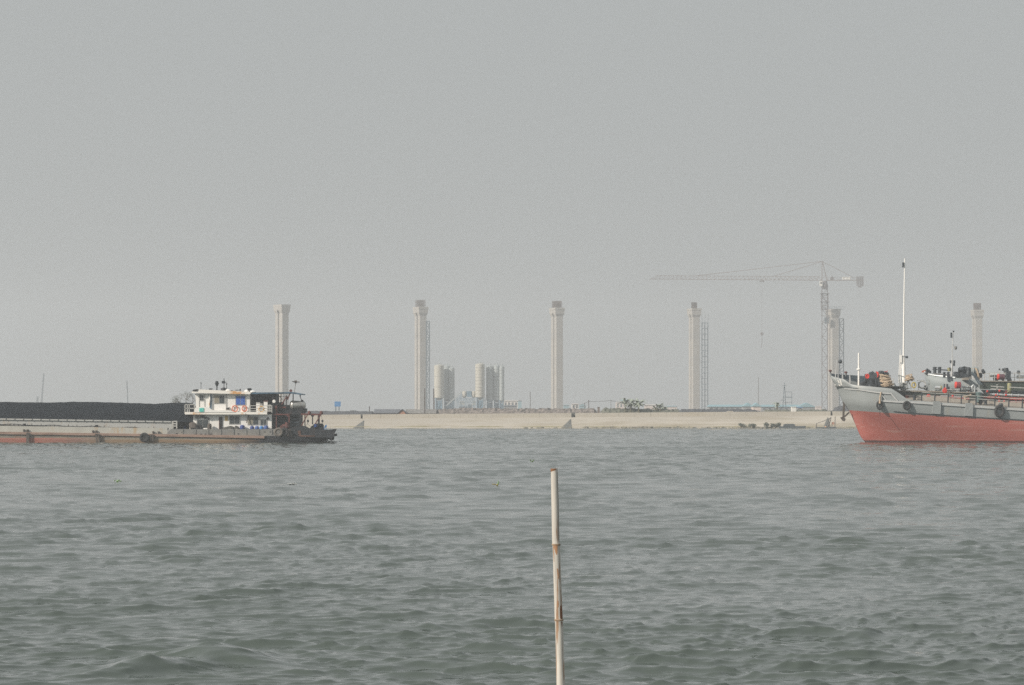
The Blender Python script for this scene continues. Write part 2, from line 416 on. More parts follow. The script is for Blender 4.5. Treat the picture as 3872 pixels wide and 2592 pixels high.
shed(1536, 1646, 1548, 1562, YB+11, M['roof2'], M['brick2'], 'long shed with a patchy streaked grey roof right of the small brick gable')

# ------------------------------------------------------------ bridge piers
M['pier'] = mat('pier_concrete', (0.40, 0.38, 0.35), .9, var=.10, vscale=.35, stain=(0.27,0.27,0.27), samt=.5, sscale=.08, stretch=(.05,.05,1), sthr=(.46,.62))
M['rebar'] = mat('rebar_steel', (0.13, 0.10, 0.09), .9)
M['steelb'] = mat('scaffold_steel', (0.07, 0.11, 0.14), .6)
YP = 1700.0; KP = YP/1150
def pier(px, py_top, phi, rebar, label):
    c = at(px, 1552, YP); zb = zt(1936)-.8; z1 = at(0, py_top, YP).z
    e = empty('bridge_pier', (c.x, YP, zb), label, 'bridge pier', 'unfinished bridge piers standing in a row')
    A, B = 6.5, 2.7          # transverse depth, width along the bridge
    ca, sa = math.cos(R(phi)), math.sin(R(phi))
    def T(x, y, z): return (c.x + (x*ca - y*sa)*KP, YP + (x*sa + y*ca)*KP, z)      # local x along the bridge, y across
    def add(b, plan, za, zb2, plan2=None):
        n = len(plan); p2 = plan2 or plan
        b.add([T(x, y, za) for x, y in plan] + [T(x, y, zb2) for x, y in p2],
              [list(range(n)), list(range(n, 2*n))] + [(i, (i+1)%n, n+(i+1)%n, n+i) for i in range(n)])
    hw, hd = B/2, A/2; gz = z1-3.3*KP
    sh = MB()       # shaft: two ribs joined by a recessed web
    ch = .25
    def rect(x0, x1, y0, y1, c_=0): return [(x0+c_,y0),(x1-c_,y0),(x1,y0+c_),(x1,y1-c_),(x1-c_,y1),(x0+c_,y1),(x0,y1-c_),(x0,y0+c_)] if c_ else [(x0,y0),(x1,y0),(x1,y1),(x0,y1)]
    add(sh, rect(-hw, hw, -hd, -hd+2.3, .12), zb, gz)
    add(sh, rect(-hw, hw, hd-2.3, hd, .12), zb, gz)
    add(sh, rect(-hw+.6, hw-.6, -hd+2.3, hd-2.3), zb, gz)
    sh.build('shaft', M['pier'], e)
    cp = MB()
    for s_ in (-1, 1):
        y0, y1 = (-hd, -hd+2.3) if s_ < 0 else (hd-2.3, hd)
        big = rect(-hw-.48, hw+.48, y0-(.5 if s_ < 0 else .4), y1+(.4 if s_ < 0 else .5))
        mid = rect(-hw-.38, hw+.38, y0-(.4 if s_ < 0 else .25), y1+(.25 if s_ < 0 else .4))
        add(cp, rect(-hw, hw, y0, y1), gz, gz+1.0*KP, mid)
        add(cp, mid, gz+1.0*KP, z1-.75*KP, big)
    add(cp, rect(-hw-.5, hw+.5, -hd+2.6, hd-2.6), gz+1.2*KP, z1-.8*KP)
    add(cp, rect(-hw-.55, hw+.55, -hd-.6, hd+.6), z1-.75*KP, z1)
    cp.build('pier_cap', M['pier'], e)
    if rebar:
        rw, rh, rl = rebar; rh *= KP; rb = MB()
        for i in range(int(rw/.16)+1):
            for j in range(7):
                x = -rw/2+.16*i; y = -rl/2+rl*j/6
                a = T(x, y, z1-.05); rb.bar(a, (a[0]+.03, a[1], z1+rh*(1-.02*(i%3))), .1)
        for k in range(1, 5):
            z = z1+rh*k/5
            q = [T(-rw/2,-rl/2,z),T(rw/2,-rl/2,z),T(rw/2,rl/2,z),T(-rw/2,rl/2,z)]
            for i in range(4): rb.bar(q[i], q[(i+1)%4], .1)
        rb.build('rebar_cage', M['rebar'], e)
    return e, T, z1
pier(1066, 1153, 28.3, None, 'plain bridge pier without a steel cage, rising behind the white deckhouse')
pier(1590, 1162, 19.6, (3.1, 2.7, 3.2), 'bridge pier with a wide rebar cage, just left of the cement silos')
pier(2106, 1165, 17.0, (3.2, 2.6, 2.6), 'bridge pier with a tilted rebar cage, standing alone in mid picture')
pier(2625, 1168, 10.9, (1.8, 2.4, 1.6), 'bridge pier with a narrow rebar stub beside a three-pole scaffold')
e5, T5, z5 = pier(3150, 1171, 10.5, None, 'bridge pier between the tower crane mast and a scaffold')
pl = MB()
for q in ([(-3,-4.6),(3,-4.6)],[(3,-4.6),(3,4.6)],[(3,4.6),(-3,4.6)],[(-3,4.6),(-3,-4.6)]):
    pl.bar(T5(*q[0], z5+.9*KP), T5(*q[1], z5+.9*KP), .1); pl.bar(T5(*q[0], z5+.05), T5(*q[1], z5+.05), .15)
for x in (-3, 0, 3):
    for y in (-4.6, 4.6): pl.bar(T5(x, y, z5-.2), T5(x, y, z5+.9*KP), .1)
pl.box(T5(-2.1,0,0)[0]-2.2, T5(-2.1,0,0)[0], YP-7, YP-4, z5-8, z5-4.6)
pl.build('work_platform', M['steelb'], e5)
pier(3695, 1173, 2.3, (2.4, 2.6, 2.4), 'rightmost bridge pier with a rebar cage, behind the tanker')

def lattice(b, x0, x1, y0, y1, z0, z1, step, w, diag=True, mid=False):
    xs = [x0, x1] + ([(x0+x1)/2] if mid else [])
    for x in xs:
        for y in (y0, y1): b.bar((x, y, z0), (x, y, z1), w*1.3)
    n = max(1, round((z1-z0)/step)); st = (z1-z0)/n
    for k in range(n+1):
        z = z0+st*k
        for y in (y0, y1): b.bar((x0, y, z), (x1, y, z), w)
        for x in (x0, x1): b.bar((x, y0, z), (x, y1, z), w)
        if diag and k < n:
            f = k % 2
            b.bar((x0 if f else x1, y0, z), (x1 if f else x0, y0, z+st), w*.8)
            b.bar((x0 if f else x1, y1, z), (x1 if f else x0, y1, z+st), w*.8)
            b.bar((x0, y0 if f else y1, z), (x0, y1 if f else y0, z+st), w*.8)
            b.bar((x1, y0 if f else y1, z), (x1, y1 if f else y0, z+st), w*.8)
def scaffold(x0, x1, py, label, mid=False, diag=True, step=2.05, w=.16, ext=0):
    b = MB(); X0 = at(x0, 0, YP-2).x; X1 = at(x1, 0, YP-2).x
    z1 = at(0, py, YP-2).z
    lattice(b, X0, X1, YP-4, YP-2, zt(1936)-.8, z1, step*KP, w*KP, diag, mid)
    if ext:
        for i, x in enumerate((X0, (X0+X1)/2, X1)): b.tube([(x, YP-4, z1), (x, YP-4, z1+ext*.9), (x+(.5 if i else -.3)*.7, YP-4, z1+ext*1.5)], .08, 5)
    z = z1-6
    while z > 8:      # ties back to the pier
        b.bar((X0, YP-1.5, z), (X0-1.0, YP, z), .1); z -= 8
    tag(b.build('scaffold_tower', M['steelb']), label, 'scaffold', 'scaffold towers standing against the bridge piers')
scaffold(1613, 1624, 1216, 'slim blue scaffold tower on the pier left of the silos', step=2.0, w=.28)
scaffold(2654, 2676, 1222, 'wide three-pole blue scaffold tower with bare bent tips', mid=True, diag=False, step=2.08, w=.2, ext=3)
scaffold(3174, 3189, 1206, 'pale lattice scaffold tower right of the crane pier', w=.17, step=2.2)

# ------------------------------------------------------------ tower crane
M['crane'] = mat('crane_paint_worn_red', (0.21, 0.165, 0.15), .7)
M['crane_d'] = mat('crane_grey_steel', (0.17, 0.155, 0.16), .7)
M['white'] = mat('white_paint', (0.78, 0.77, 0.73), .5)
YK = 1688.0; KK = YK/1140
def P(px, py, Y=YK, dy=0): v = at(px, py, Y); return (v.x, Y+dy, v.z)
cr = empty('tower_crane', (at(3118, 0, YK).x, YK, zt(3118)-.8), 'tall faded tower crane with a long jib above the right-hand piers', 'crane')
b = MB(); X0, X1 = at(3108, 0, YK).x, at(3129, 0, YK).x
lattice(b, X0, X1, YK-1.1, YK+1.0, zt(3118)-.8, at(0, 1092, YK).z, 2.5*KK, .13*KK)
b.build('mast', M['crane_d'], cr)
b = MB()
lattice(b, X0-.25, X1+.25, YK-1.4, YK+1.3, at(0, 1172, YK).z, at(0, 1112, YK).z, 1.5*KK, .16*KK)
for py in (1111, 1143): b.box(X0-1.1, X1+1.1, YK-2, YK+2, at(0, py, YK).z, at(0, py, YK).z+.14)
b.build('climbing_frame', M['crane_d'], cr)
b = MB(); ct = at(3118, 1085, YK)
b.lathe((ct.x, YK, ct.z), [(1.0*KK, -.9*KK), (1.25*KK, -.2*KK), (1.3*KK, .4*KK), (1.0*KK, 1.6*KK), (.9*KK, 2.2*KK)], 12)
b.build('slewing_ring', M['crane_d'], cr)
b = MB(); ap = P(3109, 989)
for a in (P(3108, 1062, dy=-.8), P(3108, 1062, dy=.8), P(3127, 1062, dy=-.8), P(3127, 1062, dy=.8)):
    b.bar(a, (ap[0]+(.2 if a[0] > ap[0]+1 else -.1), ap[1]+(a[1]-YK)*.2, ap[2]), .17*KK)
for k in range(1, 7):
    t = k/7; z = P(0, 1062)[2]*(1-t)+ap[2]*t; xa = P(3108, 0)[0]*(1-t)+ap[0]*t; xb = P(3127, 0)[0]*(1-t)+(ap[0]+.2)*t
    b.bar((xa, YK-.8*(1-t), z), (xb, YK-.8*(1-t), z+(.7 if k%2 else -.7)), .09); b.bar((xa, YK-.8, z), (xb, YK-.8, z), .09)
b.box(ap[0]-.9, ap[0]+.9, YK-.4, YK+.4, ap[2]-1.6, ap[2]-1.45); b.bar(ap, (ap[0]-.1, YK, ap[2]+.6), .12)
b.build('tower_head', M['crane'], cr)
b = MB(); n = 40
for k in range(n):
    t0, t1 = k/n, (k+1)/n
    l = lambda a, c_, t: tuple(a[i]+(c_[i]-a[i])*t for i in range(3))
    for dy in (-.75, .75):
        a0, a1 = P(2458, 1056, dy=dy), P(3108, 1061, dy=dy)
        b.bar(l(a0, a1, t0), l(a0, a1, t1), .13*KK)
        ta, tb = P(2478, 1043), P(3100, 1047)
        b.bar(l(a0, a1, t0), l(ta, tb, (t0+t1)/2), .075*KK); b.bar(l(a0, a1, t1), l(ta, tb, (t0+t1)/2), .075*KK)
    b.bar(l(P(2458,1056,dy=-.75), P(3108,1061,dy=-.75), t0), l(P(2458,1056,dy=.75), P(3108,1061,dy=.75), t0), .08*KK)
b.bar(P(2478, 1043), P(3100, 1047), .14*KK)
b.build('jib', M['crane'], cr)
b = MB()
for dy in (-.7, .7):
    b.bar(P(3127, 1061, dy=dy), P(3264, 1060, dy=dy), .3, .35); b.bar(P(3127, 1050, dy=dy), P(3238, 1050, dy=dy), .06)
    for px in range(3130, 3240, 12): b.bar(P(px, 1060, dy=dy), P(px, 1050, dy=dy), .06)
for px in range(3130, 3262, 8): b.bar(P(px, 1060, dy=-.7), P(px, 1060, dy=.7), .15)
b.build('counter_jib', M['crane'], cr)
b = MB(); zc = at(0, 1046, YK).z
for k in range(4):
    xa = P(3239+k*7, 0)[0]; b.box(xa, xa+.62, YK-.9, YK+.9, at(0, (1082, 1088, 1088, 1083)[k], YK).z, zc)
b.build('counterweight', M['crane_d'], cr)
b = MB(); b.box(P(3185,0)[0], P(3216,0)[0], YK-.6, YK+.6, at(0,1058,YK).z, at(0,1048,YK).z); b.build('electrical_cabinet', M['white'], cr)
b = MB(); b.box(P(3140,0)[0], P(3152,0)[0], YK-.6, YK+.6, at(0,1059,YK).z, at(0,1051,YK).z); b.lathe(P(3146,1048), [(.35,-.5),(.5,0),(.35,.5)], 10, 'Y'); b.bar(P(3146,1050), P(3147,1038), .15); b.build('hoist_winch', M['crane_d'], cr)
b = MB(); b.box(P(3098,0)[0], P(3108,0)[0], YK-2.4, YK-1.0, at(0,1083,YK).z, at(0,1064,YK).z); b.build('cab', M['white'], cr)
b = MB(); b.box(P(3100,0)[0], P(3106,0)[0], YK-2.46, YK-2.41, at(0,1075,YK).z, at(0,1067,YK).z); b.build('cab_window', M['crane_d'], cr)
for q in (P(2631, 1044), P(2927, 1045), P(3227, 1050)):
    b = MB(); b.bar(ap, q, .17*KK); b.build('tie_bar', M['crane'], cr)
b = MB(); b.box(P(2873,0)[0], P(2890,0)[0], YK-.9, YK+.9, at(0,1066,YK).z, at(0,1061.5,YK).z)
for px in (2874, 2888): b.lathe(P(px, 1066), [(.3,-.7),(.3,.7)], 8, 'Y')
b.build('trolley', M['crane_d'], cr)
b = MB()
for dx in (-2, 2): b.bar(P(2881+dx, 1064), P(2881+dx*.5, 1258), .05)
b.build('hoist_rope', M['crane_d'], cr)
b = MB(); hk = P(2881, 1263); b.lathe(hk, [(.15,-.35),(.8,-.3),(.9,0),(.8,.3),(.15,.35)], 12, 'Y')
b.bar((hk[0], YK, hk[2]-.6), (hk[0], YK, hk[2]-1.9), .2); b.tube([(hk[0], YK, hk[2]-1.8), (hk[0]+.1, YK, hk[2]-4.4), (hk[0]-.4, YK, hk[2]-8)], .14, 5)
b.build('hook_block', M['crane_d'], cr)

# ------------------------------------------------------------ cement silos and batching plant
M['cream'] = mat('cream_silo_paint', (0.48, 0.465, 0.41), .6, var=.05, vscale=.4)
M['silog'] = mat('grey_blue_silo_steel', (0.38, 0.42, 0.43), .6, var=.12, vscale=.5)
M['wallg0'] = mat('bin_grey', (0.22,0.24,0.25), .9)
M['blue'] = mat('blue_steel_frame', (0.13, 0.23, 0.31), .6)
def silo(px, w, py0, py1, Y, m, label, ribs=10, dark=None):
    c = at(px, 0, Y); r_ = w/2/FPX*Y; z0 = at(0, py1, Y).z; z1 = at(0, py0, Y).z; zb = zt(1936)-.7
    e = empty('cement_silo', (c.x, Y, zb), label, 'silo', 'cement silos of the batching plant')
    b = MB(); prof = [(r_*.25, z0-1.2), (r_*.98, z0), ]
    for k in range(ribs):
        za, zc_ = z0+(z1-z0)*k/ribs, z0+(z1-z0)*(k+1)/ribs
        prof += [(r_, za+.03), (r_, zc_-.16), (r_*.93, zc_-.14), (r_*.93, zc_)]
    prof += [(r_*.5, z1+.45), (.15, z1+.5)]
    b.lathe((c.x, Y, 0), prof, 28); b.build('silo_body', m, e)
    l = MB()
    for a in range(4):
        x = c.x+r_*.88*math.cos(R(45+90*a)); y = Y+r_*.88*math.sin(R(45+90*a))
        l.tube([(x, y, zb), (x, y, z0+.3)], .24, 8)
        x2 = c.x+r_*.88*math.cos(R(135+90*a)); y2 = Y+r_*.88*math.sin(R(135+90*a))
        l.bar((x, y, zb+.3), (x2, y2, z0-.4), .15); l.bar((x, y, z0-.4), (x2, y2, z0-.4), .2); l.bar((x, y, zb+2), (x2, y2, zb+2), .15)
    l.build('leg_frame', M['blue'], e)
    l = MB(); l.box(c.x-r_*.6, c.x+r_*.6, Y-r_*.5, Y+r_*.6, zb, z0-1.4); l.build('weigh_bin', M['blue'], e)
    t = MB()      # ladder, guard rail and vent
    for k in range(12):
        a = 2*math.pi*k/12; a2 = 2*math.pi*(k+1)/12
        p0 = Vector((c.x+r_*math.cos(a), Y+r_*math.sin(a), z1)); p1 = Vector((c.x+r_*math.cos(a2), Y+r_*math.sin(a2), z1))
        t.bar(p0, p0+Vector((0,0,.9)), .06); t.bar(p0+Vector((0,0,.9)), p1+Vector((0,0,.9)), .05)
    t.build('guard_rail', M['silog'], e)
    t = MB(); t.lathe((c.x+.2, Y, z1+.3), [(.28,0),(.28,.9),(.4,.95),(.1,1.3)], 10); t.build('filter_vent', M['silog'], e)
    t = MB(); lx = c.x+r_*.75; ly = Y-r_*.75
    for s_ in (-.2, .2): t.bar((lx+s_, ly, zb), (lx+s_, ly, z1+.8), .05)
    z = zb
    while z < z1: t.bar((lx-.2, ly, z), (lx+.2, ly, z), .05); z += .5
    t.build('ladder', M['silog'], e)
YS = 1480.0
silo(1660, 37, 1383, 1505, YS, M['cream'], 'broad smooth cream silo, leftmost of the cement silos', ribs=3)
silo(1690, 27, 1386, 1510, YS+5, M['silog'], 'grey silo directly right of the broad cream silo')
silo(1708, 22, 1393, 1515, YS+3, M['silog'], 'shorter darker grey silo on the right end of the left cluster')
silo(1815, 36, 1378, 1503, YS-1, M['cream'], 'slender banded cream silo, tallest of the right cluster')
silo(1852, 28, 1387, 1513, YS+3, M['silog'], 'grey banded silo right beside the slender cream silo')
silo(1878, 26, 1385, 1513, YS+3, M['silog'], 'grey banded silo in the middle of the right cluster')
silo(1897, 20, 1388, 1515, YS+2.4, M['silog'], 'narrow grey silo at the right end of the right cluster')

bp = empty('batching_plant', (at(1765,0,YS).x, YS, zt(1936)-.7), 'low batching plant with cream hoppers and a sloping conveyor between the silo clusters', 'batching plant')
zb = zt(1936)-.7
for px, w in ((1756, 17), (1791, 15)):
    b = MB(); r_ = w/2/FPX*YS*1.03; z0 = at(0, 1506, YS).z
    b.lathe((at(px,0,YS).x, YS, z0), [(r_*.4, 0), (r_*.95, .9), (r_, 1.4), (r_, 3.1), (r_*.9, 3.3), (.1, 3.5)], 20)
    b.build('hopper', M['cream'], bp)
for px, py0, py1, w in ((1748, 1520, 1531, 18), (1792, 1519, 1532, 10)):
    b = MB(); xa = at(px-w/2,0,YS).x; xb = at(px+w/2,0,YS).x; b.box(xa, xb, YS-1.2, YS+1, at(0,py1,YS).z, at(0,py0,YS).z)
    b.box(xa-.1, xb+.1, YS-1.3, YS+1.1, at(0,py0,YS).z, at(0,py0,YS).z+.12); b.build('control_cabin', M['cream'], bp)
b = MB()
for dy in (-.5, .5):
    b.bar(P(1686, 1537, YS, dy), P(1748, 1480, YS, dy), .22, .5)
for k in range(14):
    t = k/13; px = 1686+62*t; py = 1537-57*t
    b.bar(P(px, py, YS, -.5), P(px, py-5, YS, -.5), .08); b.bar(P(px, py, YS, -.5), P(px, py, YS, .5), .08)
b.bar(P(1686, 1531, YS, -.5), P(1748, 1474, YS, -.5), .08)
b.build('conveyor', M['silog'], bp)
b = MB(); rs = random.Random(5)
for px in list(range(1690, 1800, 5))+[1826, 1830, 1834, 1842, 1848]:
    top = 1537-57*min(1, (px-1686)/62)+4 if px < 1748 else 1505+rs.uniform(-3, 6)
    for dy in (-1.2, 1.2): b.bar(P(px, 1555, YS, dy), P(px, top, YS, dy), .16)
    b.bar(P(px, top, YS, -1.2), P(px+8, rs.uniform(1515, 1545), YS, -1.2), .12)
for py in (1508, 1522, 1536):
    b.bar(P(1736, py, YS, -1.2), P(1802, py, YS, -1.2), .16)
b.build('steel_frame', M['blue'], bp)
b = MB(); b.box(P(1765,0,YS)[0], P(1783,0,YS)[0], YS-1, YS+1, at(0,1502,YS).z, at(0,1480,YS).z); b.build('mixer_tower', M['blue'], bp)
b = MB(); b.box(P(1736,0,YS)[0], P(1768,0,YS)[0], YS-.8, YS+1, zb, at(0,1538,YS).z); b.build('aggregate_bin', M['wallg0'], bp)
b = MB(); b.box(P(1770,0,YS)[0], P(1784,0,YS)[0], YS-.8, YS+1, zb, at(0,1530,YS).z); b.build('aggregate_bin', M['wallg0'], bp)

# ------------------------------------------------------------ poles, board, distant houses
M['wood'] = mat('dark_pole', (0.09, 0.08, 0.08), .9)
M['wallw'] = mat('far_white_wall', (0.68, 0.64, 0.60), .9, var=.05)
M['pink'] = mat('far_pinkish_wall', (0.62, 0.52, 0.47), .9)
M['roofb'] = mat('pale_blue_sheet_roof', (0.20, 0.36, 0.42), .6)
M['wallg'] = mat('far_grey_wall', (0.25, 0.26, 0.27), .9)
M['darkwin'] = mat('dark_window', (0.05, 0.06, 0.07), .2)
def pole(px, py0, py1, Y, w, label, arms=(), cat='utility pole', name='utility_pole', lean=0, group=None):
    b = MB(); b.tube([P(px, py1, Y), P(px+lean, py0, Y)], [w*.5, w*.4], 6)
    for py, l in arms: b.bar(P(px-l+lean, py, Y), P(px+l+lean, py, Y), .12)
    return tag(b.build(name, M['wood']), label, cat, group)
gp = 'thin poles behind the flood wall'
pole(1606, 1468, 1565, YB+9, .22, 'dark pole in front of the scaffold of the silo-side pier', group=gp)
pole(1641, 1470, 1560, YB+40, .28, 'dark pole just left of the broad cream silo', lean=-1, group=gp)
pole(1397, 1537, 1562, 700, .22, 'short stubby post left of the blue-roofed shed', ((1542, 3),), group=gp)
pole(2005, 1482, 1553, 1500, .4, 'faint thin pole halfway between the silos and the lone pier', group=gp)
pole(2226, 1514, 1553, 1100, .35, 'pole carrying wires right of the lone middle pier', ((1519, 4),), group=gp)
pole(2211, 1524, 1553, 1150, .35, 'shorter pole next to the wire pole right of the lone middle pier', group=gp)
pole(2310, 1512, 1553, 1900, .45, 'very faint pole left of the banana plants', group=gp)
pole(2868, 1428, 1556, 2200, .7, 'very faint tall pole below the crane hook', group=gp)
b = MB()
for (xa, ya), (xc, yc) in (((2190,1532),(2226,1518)), ((2226,1518),(2310,1515)), ((2310,1516),(2440,1530))):
    pts = [P(xa+(xc-xa)*t/8, ya+(yc-ya)*t/8+8*(t/8)*(1-t/8), 1100) for t in range(9)]; b.tube(pts, .07, 4)
tag(b.build('overhead_wire', M['wood']), 'thin sagging wire on the poles right of the middle pier', 'wire')

M['board'] = mat('blue_board', (0.08, 0.24, 0.50), .5, var=.1, vscale=2, stain=(0.35,0.45,0.58), samt=.5, sscale=1.5, stretch=(.5,1,1.4))
bb = empty('billboard', P(1276, 1560, 655), 'blue rectangular billboard on two posts behind the stern of the barge', 'billboard')
b = MB(); b.box(P(1265,0,655)[0], P(1288,0,655)[0], 654.9, 655.1, at(0,1538,655).z, at(0,1519,655).z); b.build('panel', M['board'], bb)
for px in (1270, 1282):
    b = MB(); b.bar(P(px, 1562, 655.3), P(px, 1526, 655.3), .16); b.build('post', M['steelb'], bb)

def house(x0, x1, py_t, py_b, Y, wm, rm, label, dep=12, roof=3, gable=False, wins=0, group='distant buildings beyond the flood wall', name='building'):
    Y = Y*1.33
    e = empty(name, P((x0+x1)/2, 1552, Y), label, 'building', group)
    X0, X1 = at(x0,0,Y).x, at(x1,0,Y).x; zt_ = at(0,py_t,Y).z; ze = zt_ - roof/FPX*Y; zb = min(zt(1936)-.8, at(0,py_b,Y).z)
    w = MB(); w.box(X0, X1, Y, Y+dep, zb, ze-.01); w.build('wall', wm, e)
    r = MB()
    if gable:
        xm = X0+(X1-X0)*.5
        r.extr([(X0-.5, ze), (X1+.5, ze), (xm, zt_)], Y-.4, Y+dep)
    else:
        r.add([(X0-.4,Y-.5,ze),(X1+.4,Y-.5,ze),(X1+.4,Y+dep,ze),(X0-.4,Y+dep,ze),(X0+.5,Y+dep*.35,zt_),(X1-.5,Y+dep*.35,zt_),(X1-.5,Y+dep*.65,zt_),(X0+.5,Y+dep*.65,zt_)],
              [(0,3,2,1),(4,5,6,7),(0,1,5,4),(1,2,6,5),(2,3,7,6),(3,0,4,7)])
    r.build('roof', rm, e)
    for k in range(wins):
        xa = X0+(X1-X0)*(k+.5)/wins; q = MB(); hh = (ze-zb)
        q.box(xa-.5, xa+.5, Y-.05, Y+.02, zb+hh*.5, zb+hh*.85); q.build('window', M['darkwin'], e)
house(1905, 1958, 1514, 1553, 1350, M['wallw'], M['wallw'], 'pale flat warehouse right behind the right silo cluster', roof=2, wins=4)
house(1903, 1955, 1532, 1553, 1150, M['wallg'], M['roof'], 'dark low shed in front of the pale warehouse', roof=4)
house(1954, 1972, 1514, 1553, 1600, M['roofb'], M['wallg'], 'faint blue block right of the pale warehouse', roof=2)
house(2132, 2152, 1531, 1553, 1500, M['roofb'], M['roofb'], 'faint blue hut right beside the lone middle pier', roof=2)
house(2163, 2187, 1527, 1553, 1150, M['wallw'], M['pink'], 'small white house with two dark windows right of the lone middle pier', roof=2, wins=2)
house(2192, 2215, 1528, 1553, 1400, M['roofb'], M['roofb'], 'pale blue gabled shed beside the small white house', roof=8, gable=True)
house(2330, 2368, 1520, 1553, 1500, M['pink'], M['wallw'], 'pinkish two-part house left of the banana plants', roof=3, wins=3)
house(2348, 2398, 1511, 1553, 1700, M['wallg'], M['roofb'], 'faint flat-roofed house behind the banana plants', roof=5)
house(2440, 2480, 1530, 1553, 1450, M['pink'], M['wallw'], 'low pinkish wall between the two banana plants', roof=2)
house(2522, 2560, 1535, 1553, 1500, M['pink'], M['roofb'], 'low faint pink hut right of the banana plants', roof=3)
house(2680, 2838, 1531, 1553, 1050, M['wallg'], M['roofb'], 'long low hall with pale blue roof right of the three-pole scaffold', roof=8, wins=8)
house(2812, 2846, 1524, 1553, 1000, M['wallg'], M['roofb'], 'left one of two gabled ends on the pale blue halls', roof=14, gable=True)
house(2848, 2876, 1524, 1553, 990, M['pink'], M['roofb'], 'right one of two gabled ends on the pale blue halls', roof=14, gable=True)
house(2880, 3025, 1531, 1553, 1060, M['wallg'], M['roofb'], 'long low hall with pale blue roof behind the pylon', roof=8, wins=7)
house(3020, 3082, 1524, 1553, 1010, M['wallg'], M['roofb'], 'wide gabled hall with pale blue roof left of the crane mast', roof=16, gable=True)
house(3085, 3108, 1536, 1553, 1500, M['pink'], M['pink'], 'faint pinkish block at the foot of the crane mast', roof=2)

cb = empty('cabin', P(3002, 1557, YB+10), 'small bright white cabin on the wall beside a blue awning', 'cabin')
Yc = YB+10; b = MB(); b.box(P(2994,0,Yc)[0], P(3010,0,Yc)[0], Yc, Yc+2, zt(3000)-.4, at(0,1540,Yc).z); b.build('cabin_wall', M['white'], cb)
b = MB(); b.box(P(2993,0,Yc)[0], P(3011,0,Yc)[0], Yc-.1, Yc+2.1, at(0,1540,Yc).z, at(0,1538.6,Yc).z); b.build('roof', M['white'], cb)
aw = empty('awning', P(3022, 1557, YB+10.5), 'sloping blue awning over a white arch right of the white cabin', 'awning')
b = MB(); b.add([P(3011,1541,Yc+.3),P(3036,1543,Yc+.3),P(3036,1543,Yc+2),P(3011,1541,Yc+2),P(3011,1539,Yc+.3),P(3034,1541,Yc+.3),P(3034,1541,Yc+2),P(3011,1539,Yc+2)],[(0,3,2,1),(4,5,6,7),(0,1,5,4),(1,2,6,5),(2,3,7,6),(3,0,4,7)]); b.build('sheet', M['board'], aw)
b = MB(); b.tube([P(3016,1557,Yc+1),P(3017,1549,Yc+1),P(3022,1546,Yc+1),P(3029,1546,Yc+1),P(3032,1550,Yc+1),P(3033,1558,Yc+1)], .09, 8); b.build('arch_frame', M['white'], aw)
b = MB(); b.extr([(P(2746,0,YB+7)[0], zt(2750)), (P(2774,0,YB+7)[0], zt(2770)), (P(2770,0,YB+7)[0], zt(2770)+.16), (P(2752,0,YB+7)[0], zt(2750)+.17)], YB+6.4, YB+7.4)
tag(b.build('concrete_slab', M['conc2']), 'thin pale slab lying on the flood wall under the blue-roofed halls', 'slab')
b = MB(); b.box(P(2259,0,YB+8)[0], P(2267,0,YB+8)[0], YB+7, YB+7.4, zt(2260)-.3, at(0,1541,YB+7).z); b.box(P(2257,0,YB+8)[0], P(2269,0,YB+8)[0], YB+6.9, YB+7.5, at(0,1541.6,YB+7).z, at(0,1540,YB+7).z)
tag(b.build('gate_pillar', M['brick2']), 'short brown brick gate pillar on the wall left of the banana plants', 'pillar')

py_ = empty('power_pylon', P(2966, 1556, 1100), 'slim steel pylon with a side frame rising behind the white cabin', 'pylon')
b = MB(); Y = 1100
for s_ in (-1, 1):
    for dy in (-.6, .6): b.bar(P(2966+s_*7, 1560, Y, dy), P(2966+s_*1.2, 1462, Y, dy*.3), .13)
for k in range(12):
    t = k/12; h = 7-5.8*t; h2 = 7-5.8*(k+1)/12; pa = 1560-98*t; pb = 1560-98*(k+1)/12; f = 1 if k % 2 else -1
    b.bar(P(2966-f*h, pa, Y, -.5), P(2966+f*h2, pb, Y, -.5), .08)
b.bar(P(2966, 1470, Y), P(2966, 1447, Y), .16); b.bar(P(2959, 1459, Y), P(2973, 1459, Y), .14)
b.bar(P(2949, 1514, Y), P(2966, 1514, Y), .14)
b.build('tower', M['steelb'], py_)
b = MB(); b.bar(P(2994, 1560, Y), P(2994, 1482, Y), .14)
for y in (1483, 1502, 1523): b.bar(P(2967, y, Y), P(2995, y, Y), .12)
b.bar(P(2967, 1503.5, Y), P(2995, 1503.5, Y), .12)
b.build('side_frame', M['steelb'], py_)

def far_mast(px, py, Y, lean, label, w=.9):
    b = MB(); z0 = 2.0
    for s_ in (-1, 1): b.bar(P(px+s_*w, 1552, Y), P(px+lean+s_*w*.4, py, Y), .45)
    for k in range(16):
        t = k/16; f = 1 if k % 2 else -1
        b.bar(P(px+lean*t-f*w, 1552-(1552-py)*t, Y), P(px+lean*(t+1/16)+f*w*.7, 1552-(1552-py)*(t+1/16), Y), .28)
    b.box(P(px+lean*.75-2.2,0,Y)[0], P(px+lean*.75+2.2,0,Y)[0], Y-1, Y+1, at(0,py+(1552-py)*.25+4,Y).z, at(0,py+(1552-py)*.25-9,Y).z)
    tag(b.build('derrick_mast', M['steelb']), label, 'mast', 'faint derrick masts on the left horizon')
far_mast(155, 1412, 2250, 11, 'taller faint mast above the left end of the coal', 2.4)
far_mast(484, 1440, 2250, -4, 'thinner faint mast above the middle of the coal', 1.6)
far_mast(140, 1500, 2250, 2, 'short faint mast at the foot of the taller one', 4)

